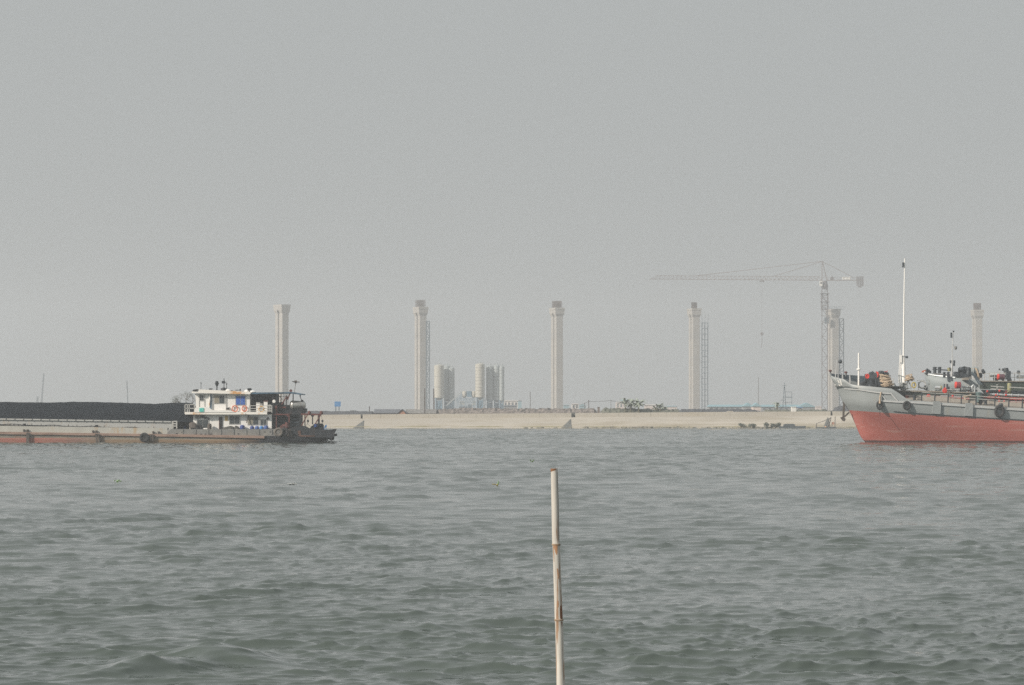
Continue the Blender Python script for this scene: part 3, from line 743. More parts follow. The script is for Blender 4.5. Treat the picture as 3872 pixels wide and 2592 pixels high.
# ------------------------------------------------------------ plants on the shore
M['leaf'] = mat('banana_leaf', (0.30, 0.34, 0.29), .7, var=.4, vscale=2)
M['leafd'] = mat('dull_bush_leaf', (0.13, 0.15, 0.12), .8, var=.5, vscale=2)
M['twig'] = mat('grey_twig', (0.12, 0.11, 0.10), .9)
M['bark'] = mat('plant_stem', (0.12, 0.11, 0.07), .9)
def banana(px, Y, h, n, label, seed, spread=1.0):
    rr = random.Random(seed); base = P(px, 1562, Y); e = empty('banana_plant', base, label, 'plant', 'banana plants behind the flood wall')
    st = MB(); lf = MB()
    for s_ in range(n):
        bx = base[0]+rr.uniform(-.9, .9)*spread*1.2; by = Y+rr.uniform(-.8, .8); hh = h*rr.uniform(.45, .8)
        top = Vector((bx+rr.uniform(-.2,.2), by, base[2]+hh)); st.tube([(bx, by, base[2]-.3), top], [.13, .07], 6)
        for k in range(8):
            a = rr.uniform(0, 2*math.pi); L_ = rr.uniform(.9, 1.7)*h*.38*spread; up = rr.uniform(.8, 1.9)
            d = Vector((math.cos(a), math.sin(a), 0)); sd_ = Vector((-d.y, d.x, 0)); rows = []
            for j in range(7):
                t = j/6; p = top + d*L_*t + Vector((0,0,1))*(L_*(up*t - 1.15*t*t)); wd = .24*math.sin(math.pi*min(.98, t*.92+.06))*(.7+.5*rr.random())
                rows.append([p-sd_*wd-Vector((0,0,wd*.4)), p, p+sd_*wd-Vector((0,0,wd*.4))])
            lf.grid(rows, smooth=False)
    st.build('stem', M['bark'], e); lf.build('foliage', M['leaf'], e, fix=False)
banana(2388, YB+16, 2.4, 8, 'bigger clump of ragged banana plants on the far bank', 1, 1.5)
banana(2484, YB+17, 2.0, 4, 'smaller pale clump of banana plants to the right', 2, .9)
banana(2515, YB+30, 1.4, 3, 'lowest faint clump of banana plants, right of the smaller one', 5, .8)
banana(2950, YB+40, 2.2, 3, 'single banana clump at the foot of the pylon', 3, 1.1)
def bush(px, py, Y, w, h, label, seed, m='leafd', group='bushes at the far waterline', n=420, name='bush'):
    rr = random.Random(seed); base = P(px, py, Y); e = empty(name, base, label, 'bush', group)
    st = MB(); lf = MB()
    cl = [(rr.uniform(-.7,.7)*w/2, rr.uniform(-.4,.4)*w/2, rr.uniform(.35,.85)*h, rr.uniform(.25,.42)*h) for _ in range(6)]
    for c in cl: st.tube([(base[0]+c[0]*.2, Y, base[2]-.1), (base[0]+c[0], Y+c[1], base[2]+c[2])], [.04, .02], 5)
    for _ in range(n):
        c = rr.choice(cl); a = rr.uniform(0, 6.28); b_ = math.acos(rr.uniform(-1, 1)); r_ = c[3]*rr.uniform(.4, 1.15)
        p = Vector((base[0]+c[0]+r_*1.3*math.cos(a)*math.sin(b_), Y+c[1]+r_*math.sin(a)*math.sin(b_), max(base[2]+.02, base[2]+c[2]+r_*math.cos(b_))))
        u = Vector((rr.gauss(0,1), rr.gauss(0,1), rr.gauss(0,1))).normalized(); v = u.orthogonal().normalized(); s_ = rr.uniform(.06, .13)
        lf.add([p-u*s_, p+v*s_*.6, p+u*s_, p-v*s_*.6], [(0,1,2,3)])
    st.build('stem', M['bark'], e); lf.build('foliage', M[m], e, fix=False)
bush(2808, 1620, YB-.8, 1.6, .95, 'round bush, leftmost at the far waterline', 1)
bush(2844, 1620, YB-.8, 1.7, .95, 'second round bush at the waterline, left of the dark boat', 2)
bush(2898, 1620, YB-.8, 1.0, 1.05, 'thin upright bush between the round ones and the dark boat', 3)
bush(2925, 1620, YB-.8, 1.2, .9, 'bush touching the left end of the dark boat', 4)
bush(2943, 1619, YB-.6, .8, 1.0, 'small bush directly behind the left end of the dark boat', 5)

# bare tree behind the coal
tr = empty('bare_tree', P(704, 1556, 760), 'faint leafless tree rising behind the coal beside the deckhouse', 'tree')
rr = random.Random(12); tk = MB(); lf = MB()
def branch(p, d, L_, r_, dep):
    q = p+d*L_; tk.tube([p, p+d*L_*.5+Vector((rr.gauss(0,1),rr.gauss(0,1),0))*L_*.05, q], [r_, r_*.85, r_*.65], 5, caps=False)
    if dep == 0:
        for _ in range(4):
            c = q+Vector((rr.gauss(0,1),rr.gauss(0,1),rr.gauss(0,1)))*.28; u = Vector((rr.gauss(0,1),rr.gauss(0,1),rr.gauss(0,1))).normalized(); v = u.orthogonal().normalized(); s_ = rr.uniform(.05,.11)
            lf.add([c-u*s_, c+v*s_*.5, c+u*s_, c-v*s_*.5], [(0,1,2,3)])
        return
    for _ in range(3):
        nd = (d+Vector((rr.gauss(0,1), rr.gauss(0,1), rr.gauss(0,1)*.6))*.48); nd.z = max(nd.z, -.1)+.08
        branch(q, nd.normalized(), L_*rr.uniform(.62, .86), r_*.6, dep-1)
for px, d, L0 in ((704,(-.55,.1,.8),1.5),(708,(-.1,-.3,1),1.7),(712,(.5,.2,.85),1.5),(700,(-.9,0,.55),1.3),(716,(.85,0,.6),1.3)):
    branch(Vector(P(px, 1556, 760)), Vector(d).normalized(), L0, .10, 4)
tk.build('trunk', M['twig'], tr); lf.build('crown', M['leafd'], tr, fix=False)

# stones at the waterline
st = MB(); rr = random.Random(21); M['stone'] = mat('riprap_stone', (0.30, 0.28, 0.23), .95, var=.5, vscale=2)
for k in range(520):
    px = rr.choice([rr.uniform(2200, 2560), rr.uniform(2380, 2500), rr.uniform(2540, 3250), rr.uniform(1980, 3400)]); s_ = rr.uniform(.08, .26)
    c = Vector(((px-CX)/FPX*YB, YB-1.0+rr.uniform(-.5,.6), rr.uniform(-.02,.22)))
    vs = [c+Vector((x*s_*rr.uniform(.7,1.5), y*s_*rr.uniform(.6,1.1), z*s_*rr.uniform(.5,1.1))) for x in (-1,1) for y in (-1,1) for z in (-1,1)]
    st.add(vs, [(0,1,3,2),(4,6,7,5),(0,4,5,1),(2,3,7,6),(0,2,6,4),(1,5,7,3)])
tag(st.build('riprap', M['stone']), 'loose stones along the foot of the flood wall', 'stones', kind='stuff')

# dark boat and rig moored at the far wall
M['dkboat'] = mat('dark_boat_paint', (0.085, 0.10, 0.11), .7, var=.2)
YD = YB-4
bt = empty('small_boat', P(2996, 1622, YD), 'small dark boat with a low cabin moored at the far wall', 'boat')
b = MB()
ol = [(2944,1613),(2948,1622.6),(3040,1622.6),(3047,1611.5)]
b.extr([(P(x,0,YD)[0], at(0,y,YD).z) for x, y in ol], YD-1, YD+1); b.build('hull', M['dkboat'], bt)
b = MB(); b.extr([(P(x,0,YD)[0], at(0,y,YD).z) for x, y in ((2962,1612.5),(3006,1611.8),(3005,1606),(2998,1603.5),(2972,1603.5),(2963,1606))], YD-.8, YD+.8); b.build('cabin', M['dkboat'], bt)
rg = empty('mooring_rig', P(3135, 1622, YD), 'small tangle of posts and ropes on a raft left of the tanker bow', 'raft')
b = MB(); b.box(P(3090,0,YD)[0], P(3122,0,YD)[0], YD-.8, YD+.8, -.1, .28); b.box(P(3130,0,YD)[0], P(3160,0,YD)[0], YD-.8, YD+.6, -.1, .34); b.build('float', M['dkboat'], rg)
b = MB()
for a, c_ in (((3141,1578),(3120,1620)),((3143,1580),(3132,1620)),((3141,1590),(3128,1620)),((3158,1576),(3157,1619)),((3146,1598),(3146,1620))): b.bar(P(*a, YD), P(*c_, YD), .12)
b.tube([P(3138,1583,YD),P(3115,1593,YD),P(3086,1603,YD)], .05, 5); b.bar(P(3088,1603,YD), P(3086,1618,YD), .12)
b.build('post_frame', M['wood'], rg)
b = MB(); b.box(P(3146,0,YD)[0], P(3154,0,YD)[0], YD-.3, YD+.3, at(0,1606,YD).z, at(0,1597,YD).z); b.build('winch_box', M['brick'], rg)
b = MB(); b.lathe(P(3122,1618,YD), [(.12,-.15),(.22,0),(.2,.2),(.1,.3)], 10); b.build('buoy', mat('faded_orange', (.62,.36,.2), .8), rg)
# ------------------------------------------------------------ coal barge
YG = 359.0
def hull_mat(name, grey, red, rust, zmid):
    """painted steel hull: boot-topping red below a line that runs out towards the stern, rust in patches"""
    m = bpy.data.materials.new(name); m.use_nodes = True; t = m.node_tree; N = t.nodes; L = t.links; p = N['Principled BSDF']
    p.inputs['Roughness'].default_value = .65
    tc = N.new('ShaderNodeTexCoord'); sx = N.new('ShaderNodeSeparateXYZ'); L.new(tc.outputs['Object'], sx.inputs[0])
    def noise(sc, st, det=7):
        mp = N.new('ShaderNodeMapping'); mp.inputs['Scale'].default_value = st; L.new(tc.outputs['Object'], mp.inputs[0])
        n = N.new('ShaderNodeTexNoise'); n.inputs['Scale'].default_value = sc; n.inputs['Detail'].default_value = det; n.inputs['Roughness'].default_value = .65; L.new(mp.outputs[0], n.inputs[0]); return n.outputs['Fac']
    def ramp(v, a, b, lo=0, hi=1):
        r = N.new('ShaderNodeMapRange'); r.inputs[1].default_value = a; r.inputs[2].default_value = b; r.inputs[3].default_value = lo; r.inputs[4].default_value = hi; L.new(v, r.inputs[0]); return r.outputs[0]
    def mix(f, a, b, op='MIX'):
        x = N.new('ShaderNodeMixRGB'); x.blend_type = op
        for i, v in ((1, a), (2, b)):
            if isinstance(v, tuple): x.inputs[i].default_value = v+(1,)
            else: L.new(v, x.inputs[i])
        if isinstance(f, float): x.inputs[0].default_value = f
        else: L.new(f, x.inputs[0])
        return x.outputs[0]
    def math_(op, a, b=None):
        x = N.new('ShaderNodeMath'); x.operation = op
        for i, v in ((0, a), (1, b)):
            if v is None: continue
            if isinstance(v, (int, float)): x.inputs[i].default_value = v
            else: L.new(v, x.inputs[i])
        return x.outputs[0]
    return m, N, L, p, tc, sx, noise, ramp, mix, math_
def barge_hull_mat():
    m, N, L, p, tc, sx, noise, ramp, mix, math_ = hull_mat('barge_hull_paint', 0, 0, 0, 0)
    n1 = noise(.5, (.5, 1, 1)); n2 = noise(1.6, (.5, 1, 1.5)); n3 = noise(.25, (1.2, 1, .15))
    grey = mix(ramp(n1, .35, .65), (.30, .27, .21), (.16, .15, .13))
    c = mix(ramp(n2, .52, .66, 0, .7), grey, (.22, .10, .05))
    z = math_('ADD', sx.outputs['Z'], math_('MULTIPLY', math_('SUBTRACT', n1, .5), .12))
    bel = math_('LESS_THAN', z, 1.0)         # object z: hull base is at -0.4
    red = math_('MULTIPLY', bel, ramp(sx.outputs['X'], 5.2, 12.5, 1, .0))
    c = mix(red, c, mix(ramp(n2, .45, .7), (.36, .13, .10), (.34, .19, .145)))
    low = math_('MULTIPLY', math_('LESS_THAN', z, .78), ramp(sx.outputs['X'], 9, 13))
    c = mix(math_('MULTIPLY', low, .7), c, (.30, .19, .11))
    dk = ramp(sx.outputs['X'], 26.5, 31.0)     # tarred stern
    c = mix(dk, c, mix(ramp(n2, .5, .68), (.010, .014, .020), (.035, .02, .018)))
    c = mix(ramp(n3, .6, .72, 0, .5), c, (.09, .08, .07))
    L.new(c, p.inputs['Base Color']); return m
M['bhull'] = barge_hull_mat()
M['railrust'] = mat('rusty_orange_rubrail', (0.30, 0.205, 0.165), .8, var=.25, vscale=1.5, stain=(0.16,0.10,0.08), samt=.8, sscale=1.3, stretch=(.4,1,2))
M['lgrey'] = mat('light_grey_coaming_paint', (0.42, 0.43, 0.42), .7, var=.08, vscale=.6, stain=(0.36,0.24,0.12), samt=.5, sscale=.8, stretch=(1,1,.35), sthr=(.58,.7))
M['bgrey'] = mat('beige_grey_bulwark_paint', (0.42, 0.42, 0.385), .75, var=.12, vscale=.8, stain=(0.40,0.25,0.10), samt=.7, sscale=.9, stretch=(1,1,.3), sthr=(.56,.68))
M['mgrey'] = mat('dusty_grey_bulwark_paint', (0.20, 0.20, 0.195), .8, var=.2, vscale=1.2, stain=(0.30,0.28,0.24), samt=.6, sscale=1.0)
M['black'] = mat('black_tar', (0.018, 0.018, 0.02), .7, var=.3, vscale=2)
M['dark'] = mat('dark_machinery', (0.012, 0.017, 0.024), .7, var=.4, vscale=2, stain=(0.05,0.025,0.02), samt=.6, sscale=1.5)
M['rubber'] = mat('tyre_rubber', (0.03, 0.03, 0.032), .85, var=.3, vscale=6)
M['wht'] = mat('deckhouse_white_paint', (0.86, 0.85, 0.82), .5, var=.03, vscale=.8, stain=(0.62,0.50,0.36), samt=.5, sscale=1.3, stretch=(1,1,.35), sthr=(.6,.75))
M['whtrust'] = mat('white_paint_rust_streaked', (0.85, 0.83, 0.78), .55, stain=(0.62,0.30,0.07), samt=.9, sscale=.55, stretch=(.5,1,.6), sthr=(.54,.62), var=.03)
M['glass'] = mat('window_glass', (0.055, 0.065, 0.07), .15, var=.2, vscale=1)
M['curtain'] = mat('blue_curtain', (0.04, 0.12, 0.42), .8, var=.35, vscale=6, stretch=(3,1,.1))
M['beigecurt'] = mat('pale_curtain', (0.26, 0.24, 0.19), .8, var=.2, vscale=5, stretch=(3,1,.1))
M['redox'] = mat('red_oxide_steel', (0.12, 0.038, 0.032), .8, var=.35, vscale=2, stain=(0.07,0.04,0.04), samt=.8, sscale=1.5)
M['orange'] = mat('lifebuoy_orange_red', (0.62, 0.15, 0.07), .6)
M['drumblue'] = mat('blue_plastic_drum', (0.03, 0.09, 0.30), .45)
M['tankm'] = mat('brushed_tank_metal', (0.46, 0.46, 0.44), .38, .6, var=.15, vscale=2, stain=(0.16,0.09,0.06), samt=.7, sscale=1.0)
M['tarp'] = mat('grey_tarpaulin', (0.06, 0.06, 0.055), .8, var=.4, vscale=3)
M['sack'] = mat('brown_sacking', (0.10, 0.085, 0.075), .9, var=.4, vscale=4)
M['greyp'] = mat('grey_railing_paint', (0.45, 0.45, 0.43), .6)
M['teal'] = mat('teal_sign', (0.05, 0.50, 0.44), .6, var=.3, vscale=6, stain=(0.62,0.68,0.62), samt=.7, sscale=3)
M['yell'] = mat('yellow_notice', (0.60, 0.40, 0.12), .7, var=.15, vscale=4, stain=(0.40,0.34,0.24), samt=.7, sscale=3)

def G(px, py, dy=0.0): v = at(px, py, YG); return (v.x, YG+dy, v.z)
def gx(px): return at(px, 0, YG).x
def gz(py): return at(0, py, YG).z
ba = empty('coal_barge', (gx(0), YG+5, -.4), 'long low river barge loaded with coal, white deckhouse near its stern', 'barge')
BW = 10.5
RT = [(-1300,1622),(0,1634),(700,1644),(1010,1650),(1270,1652)]       # top of rub rail
h = MB()
pxs = [-1420,-1360,-1250]+list(range(-1150,1050,50))+[1050,1090,1120,1160,1200,1235,1258]
rows = []
for px in pxs:
    r_top = gz(interp(px, RT)); bow = 1 if px > -1250 else .35+.65*(px+1420)/170
    hb = BW/2*bow; zb = -.4
    if px < -1250: zb = -.4+1.6*(-1250-px)/170
    if px > 1160: zb = {1200: -.25, 1235: .55, 1258: .75}[px]
    tp = 1 if px <= 1090 else 1-.22*(px-1090)/168
    hb *= tp; yc = YG+BW/2
    near = yc-hb; far = yc+hb
    bl = .25 if px < 1100 else .9
    rows.append([(gx(px), near, r_top), (gx(px), near, (r_top+zb)*.5), (gx(px), near+bl*.3, zb+.3), (gx(px), near+bl, zb), (gx(px), far-bl, zb), (gx(px), far-bl*.3, zb+.3), (gx(px), far, (r_top+zb)*.5), (gx(px), far, r_top)])
h.grid(rows, smooth=False)
for r_ in (rows[0], rows[-1]): h.add(r_, [list(range(8))])
for a, c_ in zip(rows[:-1], rows[1:]): h.add([a[0], c_[0], c_[7], a[7]], [(0,1,2,3)])      # deck
h.build('hull', M['bhull'], ba)
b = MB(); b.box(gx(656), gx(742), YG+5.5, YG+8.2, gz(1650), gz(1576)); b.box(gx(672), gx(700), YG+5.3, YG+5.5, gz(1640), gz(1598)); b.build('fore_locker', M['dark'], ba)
# raked dark stern bulwark above the rail
b = MB(); yn = YG+.35
b.extr([(gx(x), gz(y)) for x, y in ((1092,1626),(1130,1622),(1190,1624),(1240,1628),(1272,1624),(1262,1646),(1256,1656),(1160,1655),(1092,1650))], yn, yn+.12)
b.extr([(gx(x), gz(y)) for x, y in ((1110,1624),(1224,1628),(1253,1624.5),(1239,1654),(1110,1652))], YG+BW-1.3, YG+BW-1.2)
kf = (YG+BW-1.2)/YG; b.add([(gx(1272), yn, gz(1624)), (gx(1270)*kf, YG+BW-1.2, gz(1624)), (gx(1255)*kf, YG+BW-1.2, gz(1655)), (gx(1257), yn, gz(1655)), (gx(1269), yn, gz(1624)), (gx(1267)*kf, YG+BW-1.2, gz(1624)), (gx(1252)*kf, YG+BW-1.2, gz(1655)), (gx(1254), yn, gz(1655))], [(0,1,2,3),(7,6,5,4),(0,4,5,1),(3,2,6,7)])
b.build('stern_bulwark', M['dark'], ba)
b = MB(); b.extr([(gx(x), gz(y)) for x, y in ((1222,1650),(1258,1650),(1257,1665),(1246,1668),(1238,1664),(1230,1662))], YG+3.2, YG+3.35)
b.tube([G(1228,1655,3), G(1233,1670,3)], .07, 6)
b.build('rudder', M['dark'], ba)
# brown rusty stripe patch beside the quarter
b = MB(); b.extr([(gx(x), gz(y)) for x, y in ((1124,1630),(1136,1628),(1137,1646),(1190,1648),(1190,1652),(1130,1652))], yn-.04, yn+.02); b.build('quarter_fender', mat('dull_brown_steel', (.09,.045,.032), .8, var=.4, vscale=2), ba)
# rub rail
b = MB()
for a, c_ in zip(pxs[3:-8], pxs[4:-7]):
    if a >= 1050: break
    za, zc_ = gz(interp(a, RT)), gz(interp(c_, RT)); y0 = YG-.16
    b.add([(gx(a), y0, za-.27), (gx(c_), y0, zc_-.27), (gx(c_), YG+.1, zc_-.27), (gx(a), YG+.1, za-.27), (gx(a), y0, za), (gx(c_), y0, zc_), (gx(c_), YG+.1, zc_+.02), (gx(a), YG+.1, za+.02)],
          [(0,1,5,4),(0,3,2,1),(4,5,6,7)])
b.build('rub_rail', M['railrust'], ba)
# low bulwark along the hold, grey high bulwark beside the deckhouse
b = MB()
for a in range(-1150, 632, 66):
    c_ = min(a+66, 632); ja = 0
    def q(px, up): return gz(interp(px, RT))+up
    lo = .52+.0006*(a if a > 0 else 0)*0
    y0 = YG+.18; up = .72
    b.add([(gx(a), y0, q(a,0)), (gx(c_), y0, q(c_,0)), (gx(c_), y0+.08, q(c_,0)), (gx(a), y0+.08, q(a,0)), (gx(a), y0, q(a,up)), (gx(c_), y0, q(c_,up)), (gx(c_), y0+.08, q(c_,up)), (gx(a), y0+.08, q(a,up))],
          [(0,1,5,4),(4,5,6,7),(3,7,6,2)])
b.build('side_bulwark', M['bgrey'], ba)
b = MB()
top = [(632,1634),(646,1623),(1035,1622),(1056,1626)]; bot = [(632,1643),(1056,1651)]
poly = [(gx(x), gz(y)) for x, y in [(628,1643),(646,1623),(840,1624),(1035,1623),(1060,1627),(1064,1650),(840,1646)]]
b.extr(poly, YG+.1, YG+.2)
for px in range(690, 1030, 48): b.extr([(gx(px), gz(1624.5)), (gx(px+2.4), gz(1624.5)), (gx(px+2.4), gz(1644)), (gx(px), gz(1644))], YG+.04, YG+.1)
b.build('quarter_bulwark', M['mgrey'], ba)
for i, (px, py, w) in enumerate(((668,1640,9),(687,1636,3.5),(740,1642,9),(760,1642,8),(777,1642,7),(797,1642,11),(901,1641,7),(1001,1634,7),(1022,1634,5),(1034,1638,4))):
    b = MB(); b.extr([(gx(px-w/2), gz(py+1.8)), (gx(px+w/2), gz(py+1.8)), (gx(px+w*.35), gz(py-1.2)), (gx(px-w*.35), gz(py-1.2))], YG+.085, YG+.12); b.build('scupper', M['black'], ba)
# hatch coaming and its ladder end
CT = [(-1300,1572),(0,1583),(690,1594)]
b = MB()
for a in range(-1150, 650, 60):
    c_ = min(a+60, 650); y0 = YG+1.3
    za, zc_ = gz(interp(a, CT)), gz(interp(c_, CT)); zl = gz(1646)
    b.add([(gx(a), y0, zl), (gx(c_), y0, zl), (gx(c_), y0, zc_), (gx(a), y0, za), (gx(a), y0+.12, zl), (gx(c_), y0+.12, zl), (gx(c_), y0+.12, zc_), (gx(a), y0+.12, za)], [(0,1,2,3),(3,2,6,7),(7,6,5,4)])
    b.add([(gx(a), y0-.14, za-.16), (gx(c_), y0-.14, zc_-.16), (gx(c_), y0-.14, zc_), (gx(a), y0-.14, za), (gx(a), y0, za-.16), (gx(c_), y0, zc_-.16), (gx(c_), y0, zc_), (gx(a), y0, za)], [(0,1,2,3),(3,2,6,7),(0,4,5,1)])
b.build('hatch_coaming', M['lgrey'], ba)
b = MB(); b.box(gx(651), gx(653), YG+1.45, YG+BW-1.3, gz(1646), gz(1593)); b.build('hold_bulkhead', M['dark'], ba)
b = MB()
for px in range(-1140, 650, 33): b.extr([(gx(px), gz(interp(px, CT))-.16), (gx(px+2), gz(interp(px, CT))-.16), (gx(px+2), gz(interp(px, CT))+.03), (gx(px), gz(interp(px, CT))+.03)], YG+1.1, YG+1.16)
b.build('coaming_stiffener', M['mgrey'], ba)
b = MB()
for px in (648, 664): b.bar(G(px, 1594, 1.2), G(px, 1622, 1.2), .14)
for py in (1594.5, 1603, 1612): b.bar(G(648, py, 1.2), G(666, py, 1.2), .13)
b.build('end_ladder', M['greyp'], ba)
# wavy hose and its short posts along the side deck
b = MB(); pts = []; pts2 = []
for px in range(-1140, 640, 6):
    base = interp(px, [(-1140,1592),(0,1607),(630,1624)]); seg = (px % 150)/150
    pts.append(G(px, base+2.2, .8)); pts2.append(G(px, base-3.2*max(0, math.sin(math.pi*seg*1.9-.3))-.5, .7))
b.tube(pts, .05, 6); b.tube(pts2, .055, 6)
b.build('hose', M['dark'], ba)
b = MB(); rr = random.Random(4)
for px in range(-1140, 640, 17):
    base = interp(px, [(-1140,1592),(0,1607),(630,1624)]); l = rr.choice((3, 5, 8, 3)); dx = rr.uniform(-3, 3)
    b.bar(G(px, base+2, .8), G(px+dx, base-l, .75), .07)
b.build('deck_fitting', M['sack'], ba)
b = MB()
for px, py in ((88,1611),(362,1616)): b.lathe(G(px, py, .8), [(.14,-.3),(.18,-.1),(.16,.1),(.2,.18),(.2,.26)], 12)
b.build('mooring_bollard', M['black'], ba)
for px in (90, 104, 351, 364, 579, 599):
    b = MB(); pr = interp(px, RT); b.lathe(G(px, pr-1, .05), [(.09,0),(.1,.16),(.13,.2),(.13,.3)], 10)
    b.build('bitt', M['sack'], ba)
for px, w, ln in ((106,5,44),(368,9,42),(575,7,26)):
    b = MB(); pr = interp(px, RT)
    for k in (-1, 1): b.bar(G(px+k*w/2, pr+1, -.28), G(px+k*w/2+(5 if px == 368 else 0), min(pr+ln, 1684), -.22), .17)
    b.build('fender_plank', M['sack'], ba)
# ---- deckhouse
def win(parent, x0, x1, y0, y1, dy, panes=2, gm=None, fm=None, name='window'):
    f = MB(); w = .07
    f.box(gx(x0)-w, gx(x1)+w, YG+dy-.05, YG+dy+.02, gz(y1)-w, gz(y0)+w)
    o = f.build(name, fm or M['greyp'], parent)
    step = (x1-x0)/panes
    for k in range(panes):
        p_ = MB(); p_.box(gx(x0+step*k)+.025, gx(x0+step*(k+1))-.035, YG+dy-.075, YG+dy-.052, gz(y1), gz(y0))
        g_ = gm[k] if isinstance(gm, list) else (gm or M['glass']); p_.build('pane', g_, o)
    return o
lower = MB()
ol = [(727,1568),(1024,1568),(1024,1626),(737,1626),(735,1606),(730,1600),(726.5,1594)]
lower.extr([(gx(x), gz(y)) for x, y in ol], YG+1.2, YG+BW-2)
lw = lower.build('lower_wall', M['wht'], ba)
win(lw, 741, 784, 1590, 1625, 1.2); win(lw, 864, 903, 1575, 1603, 1.2); win(lw, 934.5, 974, 1577, 1606, 1.2, gm=[M['beigecurt'], M['glass']]); win(lw, 981, 1005, 1588.5, 1607, 1.2)
b = MB(); b.box(gx(826), gx(837.5), YG+1.12, YG+1.19, gz(1624), gz(1577)); b.build('door', M['black'], lw)
b = MB(); b.box(gx(824.6), gx(826), YG+1.08, YG+1.2, gz(1624.5), gz(1576)); b.build('door_edge', M['redox'], lw)
b = MB(); b.box(gx(847), gx(858), YG+1.15, YG+1.19, gz(1591.5), gz(1573)); b.build('notice_board', M['yell'], lw)
b = MB(); b.extr([(gx(x), gz(y)) for x, y in ((733,1571),(758,1572),(756,1582),(744,1586),(734,1581))], YG+1.1, YG+1.19); b.build('soot_guard', M['mgrey'], lw)
b = MB(); b.tube([G(771,1581,1.05), G(776,1580,1.05), G(789,1585,1.05)], [.07,.07,.09], 8); b.lathe(G(771,1581,1.0), [(.13,-.05),(.13,.1)], 10, 'Y'); b.lathe(G(762,1574,1.0), [(.2,-.05),(.24,.15)], 10, 'Y'); b.build('exhaust_pipe', M['dark'], lw)
b = MB(); b.lathe(G(1010,1583,1.1), [(.13,-.1),(.15,.1)], 10, 'Y'); b.build('wall_lamp', M['dark'], lw)
b = MB(); b.tube([G(938,1566,1.0), G(934,1580,1.02), G(930,1600,.8)], .05, 6); b.build('drain_pipe', M['sack'], lw)
# upper deck slab
b = MB(); zt0, zb0 = gz(1559), gz(1568)
pts = [(gx(699), zb0), (gx(1008), zb0), (gx(1008), zt0), (gx(699), zt0), (gx(696), (zt0*.7+zb0*.3)), (gx(695.5), (zt0+zb0)/2), (gx(696), (zt0*.3+zb0*.7))]
b.extr(pts, YG+.55, YG+BW-1.5); b.build('upper_deck', M['whtrust'], ba)
up = MB()
up.extr([(gx(x), gz(y)) for x, y in ((733.5,1489),(942,1489),(940,1559),(735,1559),(737,1535))], YG+1.3, YG+BW-2.2)
uw = up.build('upper_wall', M['wht'], ba)
win(uw, 751, 766, 1495.5, 1514.5, 1.3, 2, gm=M['curtain'] if 0 else M['glass'])
win(uw, 806, 845, 1497, 1525, 1.3, 2, gm=[M['beigecurt'], M['glass']]); win(uw, 888, 924, 1498.5, 1531, 1.3, 2, gm=M['curtain'])
b = MB(); b.box(gx(788), gx(797), YG+1.22, YG+1.29, gz(1548), gz(1492)); b.build('door', mat('blue_grey_door', (.20,.27,.33), .7), uw)
b = MB(); b.tube([G(787.5,1491,1.15), G(789.5,1508,1.15), G(787.5,1525,1.15), G(788,1540,1.15)], [.06,.1,.08,.05], 6); b.build('hanging_cloth', M['whtrust'], uw)
for px in (748.5, 769.5, 802, 851, 853): 
    b = MB(); b.bar(G(px, 1491, 1.27), G(px, 1552 if px > 780 else 1538, 1.27), .05); b.build('wall_batten', M['greyp'], uw)
b = MB(); b.extr([(gx(x), gz(y)) for x, y in ((733.5,1560),(734,1544),(740,1541),(785,1541),(791,1544),(801,1551),(812,1552.5),(858,1552.5),(868,1553.5),(890,1560))], YG+.5, YG+.6)
b.build('curved_bulwark', M['wht'], ba)
b = MB(); b.box(gx(752.5), gx(769.5), YG+.45, YG+.49, gz(1558), gz(1543.5)); b.build('sign_panel', M['teal'], ba)
b = MB()
prof = [(722,1485),(722,1481),(727,1477),(746,1473),(940,1482),(945,1485),(946,1489),(942,1491.5),(740,1487),(724,1487)]
b.extr([(gx(x), gz(y)) for x, y in prof], YG+.75, YG+BW-1.7); rf = b.build('roof', M['whtrust'], ba)
b = MB(); b.extr([(gx(x), gz(y)) for x, y in ((724,1479.5),(729,1474),(744,1472),(748,1472.6),(743,1480.5))], YG+.7, YG+.8); b.build('roof_corner_cover', M['black'], rf)
# railings
def railing(x0, x1, py0, py1, dy, n, label=None, m=None, mids=(.5,)):
    b = MB()
    for k in range(n): px = x0+(x1-x0)*k/(n-1); b.bar(G(px, py0, dy), G(px, py1, dy), .07)
    for t in (0,)+tuple(mids): b.bar(G(x0, py0+(py1-py0)*t, dy), G(x1, py0+(py1-py0)*t, dy), .07)
    return b.build('railing', m or M['greyp'], ba)
b = MB()
for px in (697, 706, 713, 733): b.bar(G(px, 1530, .7), G(px, 1560, .7), .1)
for py in (1530.5, 1545): b.bar(G(696, py, .7), G(734, py, .7), .1)
b.build('railing', M['greyp'], ba)
b = MB()
for px in (941, 944, 992, 1026): b.bar(G(px, 1534, .7), G(px, 1561, .7), .09)
for py in (1535, 1545.5, 1554.5): b.bar(G(939, py, .7), G(1028, py, .7), .08)
b.build('railing', M['greyp'], ba)
